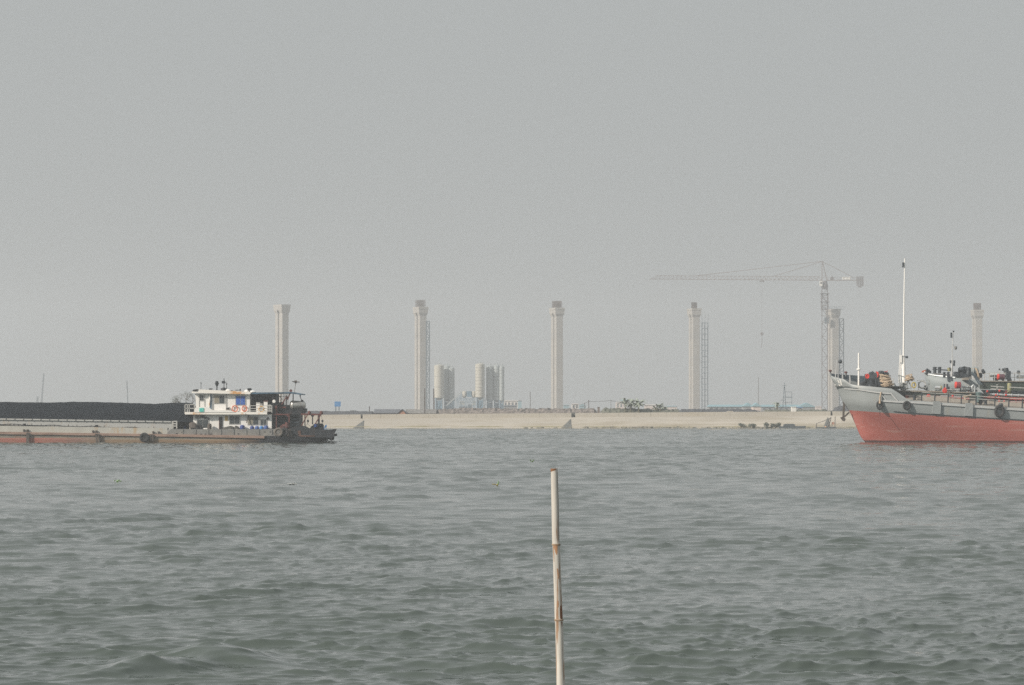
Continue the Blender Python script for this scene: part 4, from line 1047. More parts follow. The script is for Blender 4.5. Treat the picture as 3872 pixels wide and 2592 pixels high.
# canopy and its frame
b = MB(); b.extr([(gx(x), gz(y)) for x, y in ((940,1487),(960,1484.5),(1050,1484),(1095,1482.5),(1136,1490),(1136,1494),(1095,1488.5),(1050,1489),(942,1491))], YG+.9, YG+BW-2)
b.build('canopy', mat('blue_canopy_sheet', (.06,.13,.20), .7, var=.25, vscale=1, stain=(0.02,0.03,0.04), samt=.7, sscale=.8), ba)
b = MB()
for px, py in ((1043,1568),(1029,1566)): b.bar(G(px, 1488, 1.2), G(px, py, 1.2), .12)
for px in (1043, 1090): b.bar(G(px, 1488, 8), G(px, 1566, 8), .12)
b.bar(G(1132, 1491, 1.4), G(1132, 1500, 1.4), .14); b.bar(G(1132, 1500, 1.4), G(1138, 1517, 1.4), .08)
b.bar(G(1048, 1493, 1.4), G(1064, 1512, 1.4), .06); b.bar(G(1046, 1500, 1.4), G(1080, 1500, 1.4), .05); b.bar(G(1080, 1495, 1.4), G(1079, 1537, 1.4), .1)
b.bar(G(1085, 1500, 1.4), G(1083, 1512, 1.4), .14)
b.build('canopy_post', M['dark'], ba)
b = MB(); b.bar(G(1097,1479,1.1), G(1085,1512,1.1), .14); b.bar(G(1081,1500,1.2), G(1062,1530,1.2), .14); b.lathe(G(1097,1478,1.1), [(.17,-.12),(.17,.12)], 10, 'Y'); b.build('davit_arm', M['redox'], ba)
# dark recess behind the upper deck rail: aft cabin wall with blue gear
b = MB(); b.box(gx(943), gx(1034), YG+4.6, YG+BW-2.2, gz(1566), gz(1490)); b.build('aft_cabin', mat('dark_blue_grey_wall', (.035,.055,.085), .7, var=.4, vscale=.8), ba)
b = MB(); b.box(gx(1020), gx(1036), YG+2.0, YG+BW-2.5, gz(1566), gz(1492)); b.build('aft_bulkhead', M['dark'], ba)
# machinery block aft: lower and upper
b = MB()
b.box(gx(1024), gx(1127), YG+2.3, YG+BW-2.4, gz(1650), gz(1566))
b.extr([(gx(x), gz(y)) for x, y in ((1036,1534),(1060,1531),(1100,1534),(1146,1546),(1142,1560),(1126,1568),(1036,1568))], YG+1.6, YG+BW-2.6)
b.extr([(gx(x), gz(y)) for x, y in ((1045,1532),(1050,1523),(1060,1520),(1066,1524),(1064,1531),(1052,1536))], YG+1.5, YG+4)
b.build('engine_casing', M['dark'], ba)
b = MB()
for py in (1572,1584,1596,1608): b.box(gx(1097), gx(1124), YG+2.2, YG+2.28, gz(py+4), gz(py))
b.build('casing_panel', mat('bluish_plate', (.06,.085,.11), .6, var=.3, vscale=1.5), ba)
b = MB()
b.box(gx(1033), gx(1094), YG+.9, YG+1.05, gz(1570.5), gz(1565.5)); b.box(gx(1088.5), gx(1093), YG+.9, YG+1.05, gz(1624), gz(1568)); b.bar(G(1088,1576,.95), G(1082,1569,.95), .14)
b.box(gx(1040), gx(1044), YG+1.1, YG+1.2, gz(1624), gz(1572)); b.bar(G(1037,1536,1.2), G(1049,1567,1.2), .12); b.bar(G(1043,1534,1.1), G(1043,1566,1.1), .14)
b.box(gx(1052), gx(1078), YG+1.4, YG+1.5, gz(1544), gz(1538))
b.build('red_frame', M['redox'], ba)
b = MB(); b.tube([G(1058,1617,1), G(1068,1612,1), G(1080,1611,.8), G(1088,1606,.9)], [.16,.2,.22,.14], 8); b.lathe(G(1083,1608,.8), [(.16,-.35),(.24,-.3),(.2,.3),(.24,.35)], 12); b.lathe(G(1064,1615,.9), [(.22,-.2),(.22,.2)], 12, 'Y'); b.build('mooring_winch', M['redox'], ba)
b = MB()
b.bar(G(1136,1567,.9), G(1214,1568.5,.9), .2)
for px in (1168, 1213): b.lathe(G(px,1564,.9), [(.12,-.15),(.2,-.1),(.2,.12),(.08,.3)], 10)
b.build('gantry_beam', M['redox'], ba)
b = MB()
for px, y1 in ((1132,1612),(1180,1606),(1202,1606)):
    b = MB(); b.bar(G(px, 1568, .9), G(px, y1, .9), .13); b.bar(G(px, 1578, .9), G(px+7, 1569, .9), .11)
    if px == 1180: b.bar(G(px, 1578, .9), G(px-7, 1569, .9), .11)
    b.build('gantry_post', M['dark'], ba)
for px in (1140, 1195): b = MB(); b.bar(G(px, 1568, 6), G(px, 1612, 6), .12); b.build('gantry_post', M['dark'], ba)
b = MB(); b.bar(G(1160,1570,.8), G(1138,1611,.9), .11); b.bar(G(1211,1570,.8), G(1190,1604,.9), .11); b.build('gantry_brace', M['redox'], ba)
for px, lean in ((1163,0),(1213,5)):
    b = MB(); b.bar(G(px,1569,.6), G(px+lean*.8,1588,.6), .03); b.lathe(G(px+lean,1593,.6), [(.05,-.16),(.12,-.1),(.12,.1),(.05,.16)], 10)
    b.bar(G(px+lean,1597,.6), G(px+lean-2,1604,.6), .04); b.bar(G(px+lean-2,1604,.6), G(px+lean-10,1612,.6), .03); b.bar(G(px+lean-2,1604,.6), G(px+lean+8,1612,.6), .03)
    b.build('chain_hoist', M['dark'], ba)
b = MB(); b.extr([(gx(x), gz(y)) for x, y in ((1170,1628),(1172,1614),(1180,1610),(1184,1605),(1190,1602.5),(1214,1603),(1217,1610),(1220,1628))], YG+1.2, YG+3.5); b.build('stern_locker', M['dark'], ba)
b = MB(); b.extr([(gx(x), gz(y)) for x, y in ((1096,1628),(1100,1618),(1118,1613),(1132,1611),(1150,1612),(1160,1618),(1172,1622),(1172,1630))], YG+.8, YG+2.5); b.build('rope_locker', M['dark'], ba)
b = MB(); b.box(gx(1085), gx(1098), YG+.5, YG+.9, gz(1650), gz(1624)); b.bar(G(1096,1626,.2), G(1103,1655,.1), .1); b.build('boarding_ladder', M['sack'], ba)
# roof gear
b = MB(); b.bar(G(753.5,1475,2), G(753.5,1453,2), .05); b.lathe(G(753.5,1453,2), [(.03,0),(.07,.1),(.02,.25)], 8); b.build('antenna', M['dark'], ba)
b = MB(); b.bar(G(814,1476,2), G(814,1462,2), .13); b.lathe(G(814,1462,2), [(.08,0),(.22,.3),(.26,.42),(.15,.5),(.18,.65)], 12); b.build('horn', M['dark'], ba)
b = MB(); b.bar(G(841,1476,2), G(841,1431,2), .08); b.bar(G(833,1446,2), G(849,1448,2), .07); b.lathe(G(836,1447,2), [(.1,-.1),(.14,.1),(.08,.2)], 8); b.lathe(G(841,1444,2), [(.12,-.2),(.12,.1)], 8); b.bar(G(849,1448,2), G(849,1444,2), .06); b.bar(G(851,1476,2), G(851,1454,2), .06); b.lathe(G(851,1455,2), [(.05,0),(.08,.15)], 8)
for px in (832, 846): b.bar(G(px,1476,2), G(px-2,1468,2), .08)
b.lathe(G(840,1474,2), [(.4,-.1),(.3,.15),(.12,.25)], 10)
b.build('signal_mast', M['dark'], ba)
b = MB(); b.box(gx(785), gx(796), YG+1.6, YG+2.4, gz(1474), gz(1469)); b.box(gx(884), gx(903), YG+1.6, YG+2.2, gz(1477), gz(1474.5)); b.bar(G(903.5,1478,1.8), G(903.5,1471,1.8), .13); b.box(gx(868), gx(874), YG+1.6, YG+2, gz(1479), gz(1476.5)); b.build('roof_gear', M['dark'], ba)
b = MB(); b.bar(G(940,1483,1.2), G(939,1474,1.2), .12); b.lathe(G(940,1473,1.2), [(.1,-.25),(.16,-.2),(.14,.2),(.1,.25)], 10, 'X'); b.build('search_light', M['dark'], ba)
for px, py in ((855,1477),(930,1479),(950,1482)):
    b = MB(); b.lathe(G(px,py,2), [(.35,-.12),(.4,0),(.25,.12),(.05,.16)], 12); b.build('white_vent', M['wht'], ba)
b = MB(); b.bar(G(1104,1484,4), G(1109,1447,4), .05)
for k in range(7): b.bar(G(1098+k*4,1441+k*.8,4-.5), G(1098+k*4,1445+k*.2,4+.5), .05)
b.bar(G(1097,1443,4), G(1124,1446,4), .06); b.bar(G(1097,1441,4.3), G(1124,1443,4.3), .05); b.box(gx(1105), gx(1113), YG+3.9, YG+4.1, gz(1449), gz(1438)); b.build('tv_antenna', M['sack'], ba)
b = MB(); b.lathe(G(1034,1519,1.0), [(.16,-.12),(.22,.1)], 12, 'Y'); b.build('deck_lamp', M['wht'], ba)

b = MB(); rr = random.Random(6)
M['foam0'] = mat('white_wash', (0.6,0.62,0.61), .6)
for _ in range(40):
    px = rr.gauss(1236, 16); b.lathe((gx(px), YG+rr.uniform(1, 8), .05+rr.uniform(0,.08)), [(.02,-.05),(.16*rr.uniform(.4,1.3),0),(.03,.05)], 8)
tag(b.build('stern_wash', M['foam0']), 'little broken foam under the raked stern of the barge', 'foam', kind='stuff')
# ---- the coal
cp = MB(); rr = np.random.RandomState(9)
CTOP = [(-1200,1545),(-1100,1528),(-600,1518),(-200,1523),(0,1520),(60,1522),(150,1523),(260,1519.5),(330,1520),(400,1522),(540,1526.5),(565,1528),(600,1525),(640,1523.5),(690,1523),(712,1526),(735,1560),(742,1588)]
nx, ny = 460, 22
def sm(a, n_):
    for _ in range(n_): a = (a+np.roll(a,1,0)+np.roll(a,-1,0)+np.roll(a,1,1)+np.roll(a,-1,1))/5
    return a
n_a = sm(rr.rand(ny+1, nx+1), 6)-.5; n_b = rr.rand(ny+1, nx+1)-.5
rows = []
for j in range(ny+1):
    v = j/ny; row = []
    for i in range(nx+1):
        px = -1200+1940*i/nx; lo = gz(interp(px, CT))-.1
        hi = gz(interp(px, CTOP)); prof = math.sin(math.pi*min(1, max(0, v)))**.55
        z = lo+(hi-lo)*prof+(n_a[j,i]*.9+n_b[j,i]*.12)*prof*(0.4 if .3 < v < .7 else 1)*.5
        row.append((gx(px), YG+1.45+(BW-2.9)*v, z))
    rows.append(row)
cp.grid(rows, smooth=False)
M['coal'] = mat('coal', (0.010, 0.014, 0.020), .9, spec=.1, var=.5, vscale=5, stain=(0.017,0.022,0.029), samt=.6, sscale=.5, stretch=(1,1,.6), bump=.03)
tag(cp.build('coal_heap', M['coal']), 'long heap of black coal filling the hold of the barge', 'coal')

# ---- loose things on the barge
def tyre(c, R_, r_, label, group, hub=True, axis='Y', sx=1.0):
    e = empty('tyre_fender', c, label, 'tyre', group)
    b = MB(); b.torus(c, R_, r_, axis, sx=sx); b.build('tyre', M['rubber'], e)
    return e
t1 = tyre(G(547,1655,-.38), .41, .17, 'black tyre with a solid centre hanging on the barge side below the coal', 'tyre fenders on the barge')
b = MB(); b.lathe(G(547,1655,-.36), [(.26,-.08),(.3,0),(.26,.08)], 20, 'Y'); b.build('hub_plug', M['black'], t1)
b = MB(); b.tube([G(547,1643,-.3), G(548,1636,.1)], .03, 5); b.build('rope', M['sack'], t1)
M['oldrub'] = mat('weathered_grey_tyre', (0.13, 0.115, 0.10), .9, var=.3, vscale=5)
t2 = empty('tyre_fender', G(1053,1635,-.4), 'big weathered grey-brown tyre hanging at the barge quarter near the stern', 'tyre', 'tyre fenders on the barge')
b = MB(); b.torus(G(1054,1635,-.4), .40, .16); b.build('tyre', M['oldrub'], t2)
b = MB(); b.tube([G(1054,1623,-.35), G(1056,1616,.1)], .03, 5); b.build('rope', M['sack'], t2)
t3 = empty('tyre_fender', G(1075,1634,-.2), 'dark bluish tyre just right of the weathered one', 'tyre', 'tyre fenders on the barge')
b = MB(); b.torus(G(1076,1634,-.15), .34, .18); b.build('tyre', M['rubber'], t3)
def lifebuoy(px, py, rx, dy, label, m, m2, group):
    e = empty('lifebuoy', G(px, py, dy), label, 'lifebuoy', group); s_ = rx/ppm(YG)
    b = MB(); b.torus(G(px, py, dy), s_*1.08, .055, sx=.9); b.build('ring', m, e)
    b = MB()
    for a in (45, 135, 225, 315):
        c = Vector(G(px+rx*.97*math.cos(R(a)), py-rx*1.08*math.sin(R(a)), dy)); d = Vector((math.cos(R(a)), 0, math.sin(R(a)))); t_ = Vector((-d.z, 0, d.x))
        b.bar(c-t_*.05, c+t_*.05, .14)
    b.build('band', m2, e)
    return e
lifebuoy(885, 1546, 10.5, 1.15, 'orange-red lifebuoy on the upper wall, nearer the bow', M['orange'], M['orange'], 'red lifebuoys on the deckhouse')
lb = lifebuoy(921, 1546, 9.2, 1.15, 'orange-red lifebuoy under the blue curtained window with a dangling cord', M['orange'], M['orange'], 'red lifebuoys on the deckhouse')
b = MB(); b.tube([G(924,1557,1.1), G(928,1561,1.1), G(927,1566,.5)], .04, 5); b.build('cord', M['sack'], lb)
lifebuoy(987, 1548, 10, .62, 'yellow-orange lifebuoy on the aft rail of the upper deck', mat('ochre_lifebuoy', (.62,.34,.06), .6), M['wht'], None)
def drum(px, py, w, h_, dy, label, m=None, group='blue drums on the barge deck', name='blue_drum', cat='drum'):
    b = MB(); r_ = w/2/ppm(YG); H = h_/ppm(YG); z = gz(py)
    b.lathe((gx(px), YG+dy, z), [(r_*.85,0),(r_*.97,H*.08),(r_,H*.35),(r_*.96,H*.38),(r_,H*.42),(r_,H*.68),(r_*.96,H*.72),(r_,H*.76),(r_*.8,H*.93),(r_*.45,H*.97),(r_*.4,H)], 18)
    return tag(b.build(name, m or M['drumblue']), label, cat, group)
M['drum2'] = mat('dark_blue_drum', (0.025,0.055,0.22), .5); M['drum3'] = mat('bright_blue_drum', (0.03,0.20,0.50), .45)
drum(688, 1630, 11, 20, 3.2, 'blue drum standing alone at the end of the coal')
drum(914, 1632, 19, 24, .8, 'dark blue drum right of the tarpaulin heap', M['drum2'])
drum(951, 1632, 16, 20, .8, 'first of four blue drums in a row, nearest the tarpaulin', M['drum2'])
drum(969.5, 1632, 16, 20, .8, 'second of the four blue drums in a row')
drum(986.5, 1632, 16, 20, .8, 'third of the four blue drums in a row, the brightest', M['drum3'])
drum(1004, 1632, 18, 22, .8, 'fourth of the four blue drums in a row, nearest the stern')
def lump(name, ol, y0, y1, m, label, cat, group=None):
    b = MB(); n_ = len(ol); xs = [gx(x) for x, y in ol]; zs = [gz(y) for x, y in ol]
    cx_ = sum(xs)/n_; zb_ = min(zs); ym = (y0+y1)/2; rows = []
    for k, s_ in ((0,.3),(.15,.75),(.35,1),(.65,1),(.85,.75),(1,.3)):
        rows.append([(cx_+(x-cx_)*(.6+.4*s_), YG+y0+(y1-y0)*k, zb_+(z-zb_)*s_) for x, z in zip(xs, zs)])
    b.grid(rows); b.build
    return tag(b.build(name, m), label, cat, group)
lump('tarpaulin', ((838,1628),(842,1617),(855,1614.5),(868,1611.5),(874,1612),(884,1616),(886,1628)), .4, 1.1, M['tarp'], 'low dark tarpaulin heap below the paired lower windows', 'tarpaulin', 'covered heaps on deck')
lump('tarpaulin', ((882,1628),(887,1611),(892,1610.5),(899,1614),(904,1620),(905,1628)), .4, 1.1, M['tarp'], 'short dark bundle left of the dark blue drum', 'tarpaulin', 'covered heaps on deck')
lump('sack_pile', ((712,1606),(714,1600),(722,1597),(732,1598),(740,1603),(742,1610),(740,1628),(728,1628),(715,1610)), .5, 1.1, M['sack'], 'brown sacks piled at the front corner of the deckhouse', 'sack pile')
drum(719, 1632, 11, 27, .75, 'pale post-like drum under the brown sacks', mat('pale_drum', (.34,.32,.28), .8), None, 'pale_drum')
tt = empty('tyre', G(748,1616,.8), 'dark spare tyre leaning on the front window of the deckhouse', 'tyre')
b = MB(); b.torus(G(750,1617,.85), .24, .13); b.build('tyre_ring', M['rubber'], tt)
b = MB(); b.lathe(G(742,1622,.8), [(.3,-.25),(.25,.2)], 12); b.build('wheel_block', M['dark'], tt)
drum(790, 1630, 16, 28, .75, 'round brown-black barrel in front of the wide front window', M['sack'], None, 'barrel', 'barrel')
b = MB(); b.box(gx(767), gx(783), YG+.45, YG+.9, gz(1626), gz(1619.5)); tag(b.build('foam_box', M['wht'], bevel=.02), 'flat white box on the bulwark before the wide front window', 'box')
ga = empty('gas_heater', G(857.5,1549,1.1), 'small dark appliance on the wall left of the first lifebuoy', 'appliance')
b = MB(); b.box(gx(853), gx(863), YG+1.0, YG+1.28, gz(1549), gz(1543)); b.build('body', M['dark'], ga); b = MB(); b.box(gx(853.5), gx(862.5), YG+1.02, YG+1.28, gz(1543), gz(1540)); b.build('top_cover', M['greyp'], ga)
rr = random.Random(8)
for k, (px, w, y0, m, lab) in enumerate(((972,14,1521,'wht','white chest behind the aft rail under the blue canopy'),(1001,15,1515,'wht','white box with a red lid behind the aft rail'),(984,10,1526,'greyp','grey crate between the two white boxes'),(1016,9,1530,'tankm','scuffed grey box at the end of the aft rail'))):
    e = empty('deck_box', G(px, 1559, 1.5), lab, 'box', 'boxes under the canopy')
    b = MB(); b.box(gx(px-w/2), gx(px+w/2), YG+1.4, YG+2.2, gz(1559), gz(y0+4)); b.build('body', M[m], e, bevel=.03)
    b = MB(); b.box(gx(px-w/2-.7), gx(px+w/2+.7), YG+1.35, YG+2.25, gz(y0+4), gz(y0+1)); b.build('lid', M['redox'] if k == 1 else M['greyp'], e)
tk = empty('water_tank', G(1122,1546,1.6), 'silver cylindrical tank lying on the aft casing of the barge', 'tank')
b = MB(); c = G(1121,1533,2.0); prof = [(.05,-.95),(.3,-.93),(.46,-.82),(.52,-.68),(.525,0),(.52,.68),(.46,.82),(.3,.93),(.05,.95)]
b.lathe((0,0,0), prof, 32, 'X')
mt = Matrix.Translation(c) @ Matrix.Rotation(R(16), 4, 'Z') @ Matrix.Rotation(R(2), 4, 'Y'); b.v = [tuple(mt @ Vector(v)) for v in b.v]; b.build('tank_shell', M['tankm'], tk)
b = MB()
for x in (-.69, .69): b.torus((0,0,0), .53, .02, 'X'); b.v[-280:] = [tuple(mt @ (Vector(v)+Vector((x,0,0)))) for v in b.v[-280:]]
b.build('tank_seam', M['greyp'], tk)
b = MB(); b.lathe(G(1138,1517,2), [(.12,-.1),(.16,0),(.1,.15)], 10); b.build('filler_cap', M['dark'], tk)
b = MB(); b.box(gx(1100), gx(1106), YG+1.5, YG+2.6, gz(1552), gz(1541)); b.box(gx(1136), gx(1142), YG+1.5, YG+2.6, gz(1556), gz(1541)); b.build('cradle', M['dark'], tk)
ch = empty('plastic_chair', G(1229,1624,.9), 'small light blue plastic chair at the very stern of the barge', 'chair')
b = MB(); b.extr([(gx(x), gz(y)) for x, y in ((1224,1616),(1230,1607.5),(1233.5,1606.5),(1233,1614),(1230,1618))], YG+.8, YG+1.2); b.build('backrest', M['drum3'], ch)
b = MB(); b.box(gx(1223), gx(1232), YG+.8, YG+1.25, gz(1618.5), gz(1617)); b.build('seat', M['drum3'], ch)
for x in (1224, 1231):
    for y in (.85, 1.2): b = MB(); b.bar(G(x,1618,y), G(x,1626,y), .04); b.build('leg', M['drum3'], ch)
b = MB(); b.lathe(G(1191,1616,1.1), [(.18,0),(.22,.3),(.15,.35)], 12); tag(b.build('bucket', M['drumblue']), 'dark blue bucket by the black stern locker', 'bucket')
# ------------------------------------------------------------ tanker
YT = 359.0
TB = 4.7                                   # half breadth
YM = YT + TB                                # centre line
def tz(py, Y=YT): return at(0, py, Y).z
STEM = [(1406,3134),(1415,3136),(1424,3140),(1450,3155),(1480,3171),(1505,3180),(1525,3188),(1552,3211),(1580,3224),(1610,3237),(1640,3249),(1660,3260),(1673,3272),(1700,3300)]
RED = [(3205,1551),(3300,1558),(3400,1564.5),(3500,1571),(3600,1577),(3872,1592.5),(5600,1650)]
SHN = [(3134,1418),(3148,1424.5),(3170,1431),(3190,1434),(3204,1444),(3218,1454),(3245,1458.5),(3300,1463),(3378,1470.5),(3392,1480),(3404,1493),(3418,1503),(3440,1514),(3500,1519),(3600,1526),(3700,1534),(3872,1546),(5600,1620)]
SHF = [(3134,1409),(3150,1414),(3262,1420),(3345,1425),(3400,1429),(3412,1440),(3425,1455),(3450,1500),(3500,1512),(3872,1540),(5600,1615)]
def offs(px, py):
    d = max(0, (px-interp(py, STEM)))/32.0
    t = min(1, max(0, (py-1530)/145)); Lc = 2.0+6.5*t**1.8
    return TB*(1-math.exp(-(d/Lc)**.85))*(1-.04*t)
def hp(px, py, out=0.0):
    o = offs(px, py); y = YM-o-out; v = at(px, py, YM-o)
    return Vector((v.x, y, v.z))
def column_px(u, py):
    xs = interp(py, STEM); return xs+u*(3560-xs)
tanker = empty('tanker', (at(3560,0,YT).x, YM, -.5), 'large grey and red tanker entering from the right, its bow to the left', 'ship')
us = [0,.004,.012,.025,.045,.07,.095,.115,.125,.14,.155,.17,.19,.21,.23,.25,.275,.30,.35,.40,.46,.52,.58,.65,.72,.80,.9,1.0]
ext_px = list(range(3600, 5601, 80))
def side_cols(far=False):
    cols = []
    for u in us:
        sh = SHF if far else SHN
        px = 3500; py_t = 1500
        for _ in range(40): px = column_px(u, py_t); py_t = py_t*.5+interp(px, sh)*.5
        pr = 1555
        for _ in range(40): pr = pr*.5+.5*interp(column_px(u, pr), RED)
        pys = [1700, 1673]+[1673+(pr-1673)*k/6 for k in range(1, 6)]+[pr]+[pr+(py_t-pr)*k/7 for k in range(1, 8)]
        cols.append([(column_px(u, p_), p_) for p_ in pys])
    for px in ext_px:
        py_t = interp(px, SHF if far else SHN); pr = interp(px, RED)
        pys = [1700, 1673]+[1673+(pr-1673)*k/6 for k in range(1, 6)]+[pr]+[pr+(py_t-pr)*k/7 for k in range(1, 8)]
        cols.append([(px, p_) for p_ in pys])
    return cols
near = [[hp(px, py) for px, py in c] for c in side_cols()]
farc = []
for c in side_cols(True):
    q = []
    for px, py in c:
        v = hp(px, py); o = YM-v.y; q.append(Vector((v.x, YM+o, at(0, py, YM+o*.3).z if py < 1560 else v.z)))
    farc.append(q)
def tanker_mat():
    m, N, L, p, tc, sx, noise, ramp, mix, math_ = hull_mat('tanker_red_antifouling', 0, 0, 0, 0)
    n1 = noise(.35, (.35, 1, 1)); n2 = noise(1.0, (.07, 1, 2.2), 9); n3 = noise(2.0, (1, 1, .6)); n4 = noise(.6, (.15, 1, 1.5))
    c = mix(ramp(n1, .35, .65), (.44, .12, .097), (.52, .165, .135))
    c = mix(ramp(n2, .57, .70, 0, .5), c, (.58, .38, .33))
    c = mix(ramp(n3, .60, .72, 0, .35), c, (.20, .07, .06))
    c = mix(ramp(math_('ADD', sx.outputs['Z'], math_('MULTIPLY', n4, .4)), .85, 1.02, .9, 0), c, (.045, .03, .03))
    L.new(c, p.inputs['Base Color']); p.inputs['Roughness'].default_value = .55; return m
M['tred'] = tanker_mat()
M['tgrey'] = mat('tanker_grey_paint', (0.31, 0.335, 0.34), .5, var=.06, vscale=.5, stain=(0.38,0.34,0.26), samt=.45, sscale=.8, stretch=(1,1,.3), sthr=(.57,.72))
M['tlight'] = mat('tanker_light_grey_rail', (0.50, 0.51, 0.51), .5, var=.05, vscale=1)
M['tblue'] = mat('bulwark_inside_blue_grey', (0.075, 0.11, 0.14), .7, var=.2, vscale=1.2, stain=(0.16,0.18,0.19), samt=.6, sscale=.9)
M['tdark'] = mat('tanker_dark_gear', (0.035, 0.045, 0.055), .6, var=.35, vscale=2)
M['tgreen'] = mat('dark_green_trunk_paint', (0.045, 0.065, 0.055), .6, var=.2, vscale=1, stain=(0.10,0.05,0.045), samt=.5, sscale=1)
M['tdeck'] = mat('worn_deck_beige_grey', (0.29, 0.265, 0.23), .85, var=.12, vscale=1, stain=(0.20,0.17,0.14), samt=.5, sscale=1.5)
M['signal'] = mat('signal_red', (0.62, 0.045, 0.03), .5, var=.15, vscale=3)
M['pipered'] = mat('faded_red_pipe', (0.42, 0.07, 0.06), .6, var=.2, vscale=2)
M['rope'] = mat('manila_rope', (0.46, 0.36, 0.26), .9, var=.35, vscale=6, stain=(0.16,0.14,0.11), samt=.8, sscale=2, stretch=(.5,1,3))
M['gold'] = mat('yellow_ring_paint', (0.50, 0.38, 0.06), .6, var=.2, vscale=4)
M['olive'] = mat('olive_yellow_paint', (0.26, 0.25, 0.13), .7, var=.2, vscale=3)
M['silver'] = mat('silver_pipe', (0.50, 0.53, 0.54), .45, .3, var=.08, vscale=2)
hb = MB()
for cols in (near, farc):
    b0 = len(hb.v); nr = len(cols[0])
    for c in cols: hb.v += [tuple(v) for v in c]
    for i in range(len(cols)-1):
        for j in range(nr-1):
            f = [b0+i*nr+j, b0+(i+1)*nr+j, b0+(i+1)*nr+j+1, b0+i*nr+j+1]
            hb.f.append(f); hb.m.append(0 if j < 7 else 1); hb.sm.append(True)
hull = hb.build('hull', [M['tred'], M['tgrey']], tanker, fix=False)
sol = hull.modifiers.new('plate', 'SOLIDIFY'); sol.thickness = .06; sol.offset = 0
# decks
b = MB(); top = []
for i, u in enumerate(us[:24]):
    z = tz(1462); n_ = near[i]; y = max(n_[-1].y, YM-offs(n_[-1].x/YT*FPX+CX, 1462))+.05
    top.append([(near[i][-1].x+.05, y, z), (near[i][-1].x+.05, 2*YM-y, z)])
b.grid(top, smooth=False)
b.build('forecastle_deck', M['tdeck'], tanker)
def tx(px, Y=YT): return at(px, 0, Y).x
b = MB()
dk = []
for px in (3440, 3500, 3600, 3700, 3872, 4400, 5600):
    zs_ = tz(interp(px, SHN))+.0
    dk.append([(tx(px), YT+.1, zs_), (tx(px), YT+2.6, zs_+.30+.0), (tx(px), YM*2-YT-2.6, zs_+.30), (tx(px), 2*YM-YT-.1, zs_-.05)])
b.grid(dk, smooth=False); b.build('main_deck', M['tdeck'], tanker)
b = MB()      # raised coaming strake seen above the gunwale
for a, c_ in ((3432,3600),(3600,3750),(3750,3872),(3872,5600)):
    za0, za1 = tz(interp(a, SHN))-.1, tz(interp(a, SHN)-(20 if a > 3450 else 17)); zc0, zc1 = tz(interp(c_, SHN))-.1, tz(interp(c_, SHN)-(22 if c_ < 3800 else 24))
    b.add([(tx(a), YT+1.1, za0), (tx(c_), YT+1.1, zc0), (tx(c_), YT+1.7, zc1), (tx(a), YT+1.7, za1), (tx(c_), YT+2.8, zc1), (tx(a), YT+2.8, za1)], [(0,1,2,3),(3,2,4,5)])
b.build('deck_coaming', M['tdeck'], tanker)
b = MB(); yt = YT+2.6
b.extr([(tx(x), tz(y)) for x, y in ((3383,1480),(3400,1479),(3500,1482),(3600,1484),(3700,1487),(3872,1493),(5600,1530),(5600,1560),(3700,1525),(3420,1512))], yt, YM*2-yt)
b.build('trunk', M['tgreen'], tanker)
b = MB(); b.extr([(tx(x), tz(y)) for x, y in ((3378,1476),(3500,1477),(3560,1480),(3700,1484),(3700,1487.5),(3560,1484),(3500,1482.5),(3384,1482))], yt-.18, yt+3); b.build('trunk_deck_edge', M['tdeck'], tanker)
# far bulwark liner and stays
b = MB(); rows = []
for i in range(2, 22):
    p0 = farc[i][-1]; z = p0.z; pxx = CX+p0.x/p0.y*FPX; st_ = interp(pxx-4, [(b_, a_) for a_, b_ in STEM]); rows.append([(p0.x+.12, p0.y-.14, z+.01), (p0.x+.12, p0.y-.14, max(tz(1466), tz(st_, p0.y)))])
b.grid(rows, smooth=False); b.build('bulwark_lining', M['tblue'], tanker)
b = MB()
for px, w in ((3155,.05),(3168,.06),(3186,.12),(3216,.12),(3372,.12),(3386,.1)):
    o = min(offs(px, 1430), TB); y = YM+o-.25; zt_ = tz(interp(px, SHF), YT+6)
    b.extr([(tx(px, YT+6), tz(1458)), (tx(px, YT+6)+.22, tz(1458)), (tx(px, YT+6)+w, zt_-.06), (tx(px, YT+6)-.02, zt_-.06)], y-.2, y-.1)
b.build('bulwark_stay', M['tlight'], tanker)
b = MB()
tip = [hp(interp(p_, STEM)+.6, p_, .05) for p_ in (1411,1418,1424)]
b.tube([Vector(tip[0])+Vector((-.05,0,.05)), tip[1], tip[2]], [.14,.16,.1], 8); b.build('stem_cap', M['tlight'], tanker)
def strip(name, pts, h_, out, m, n=8):
    """a bar welded on the hull along photo points"""
    b = MB(); q = []
    for (xa, ya), (xc, yc) in zip(pts[:-1], pts[1:]):
        for k in range(n): q.append((xa+(xc-xa)*k/n, ya+(yc-ya)*k/n))
    q.append(pts[-1]); rows = []
    for px, py in q:
        a = hp(px, py-h_/2, 0); c_ = hp(px, py+h_/2, 0)
        rows.append([a, a+Vector((-.02,-out,0)), c_+Vector((-.02,-out,0)), c_])
    b.grid(rows, smooth=False); b.add(rows[0], [(0,1,2,3)]); b.add(rows[-1], [(0,1,2,3)])
    return b.build(name, m, tanker)
strip('rub_rail', [(3192,1471),(3250,1475),(3316,1485),(3372,1490)], 4.5, .16, M['tlight'])
strip('rub_rail', [(3334,1517),(3404,1521),(3440,1522),(3600,1533),(3700,1540),(3872,1552),(4400,1578)], 6, .16, M['tlight'])
strip('rub_rail', [(3331,1491),(3354,1517)], 5, .16, M['tlight']); strip('rub_rail', [(3370,1490),(3395,1518)], 7, .16, M['tlight'])
strip('dark_moulding', [(3158,1459.5),(3200,1465),(3245,1470)], 1.6, .10, M['tdark'])  # thin dark bar along the upper bow, above the rub rail
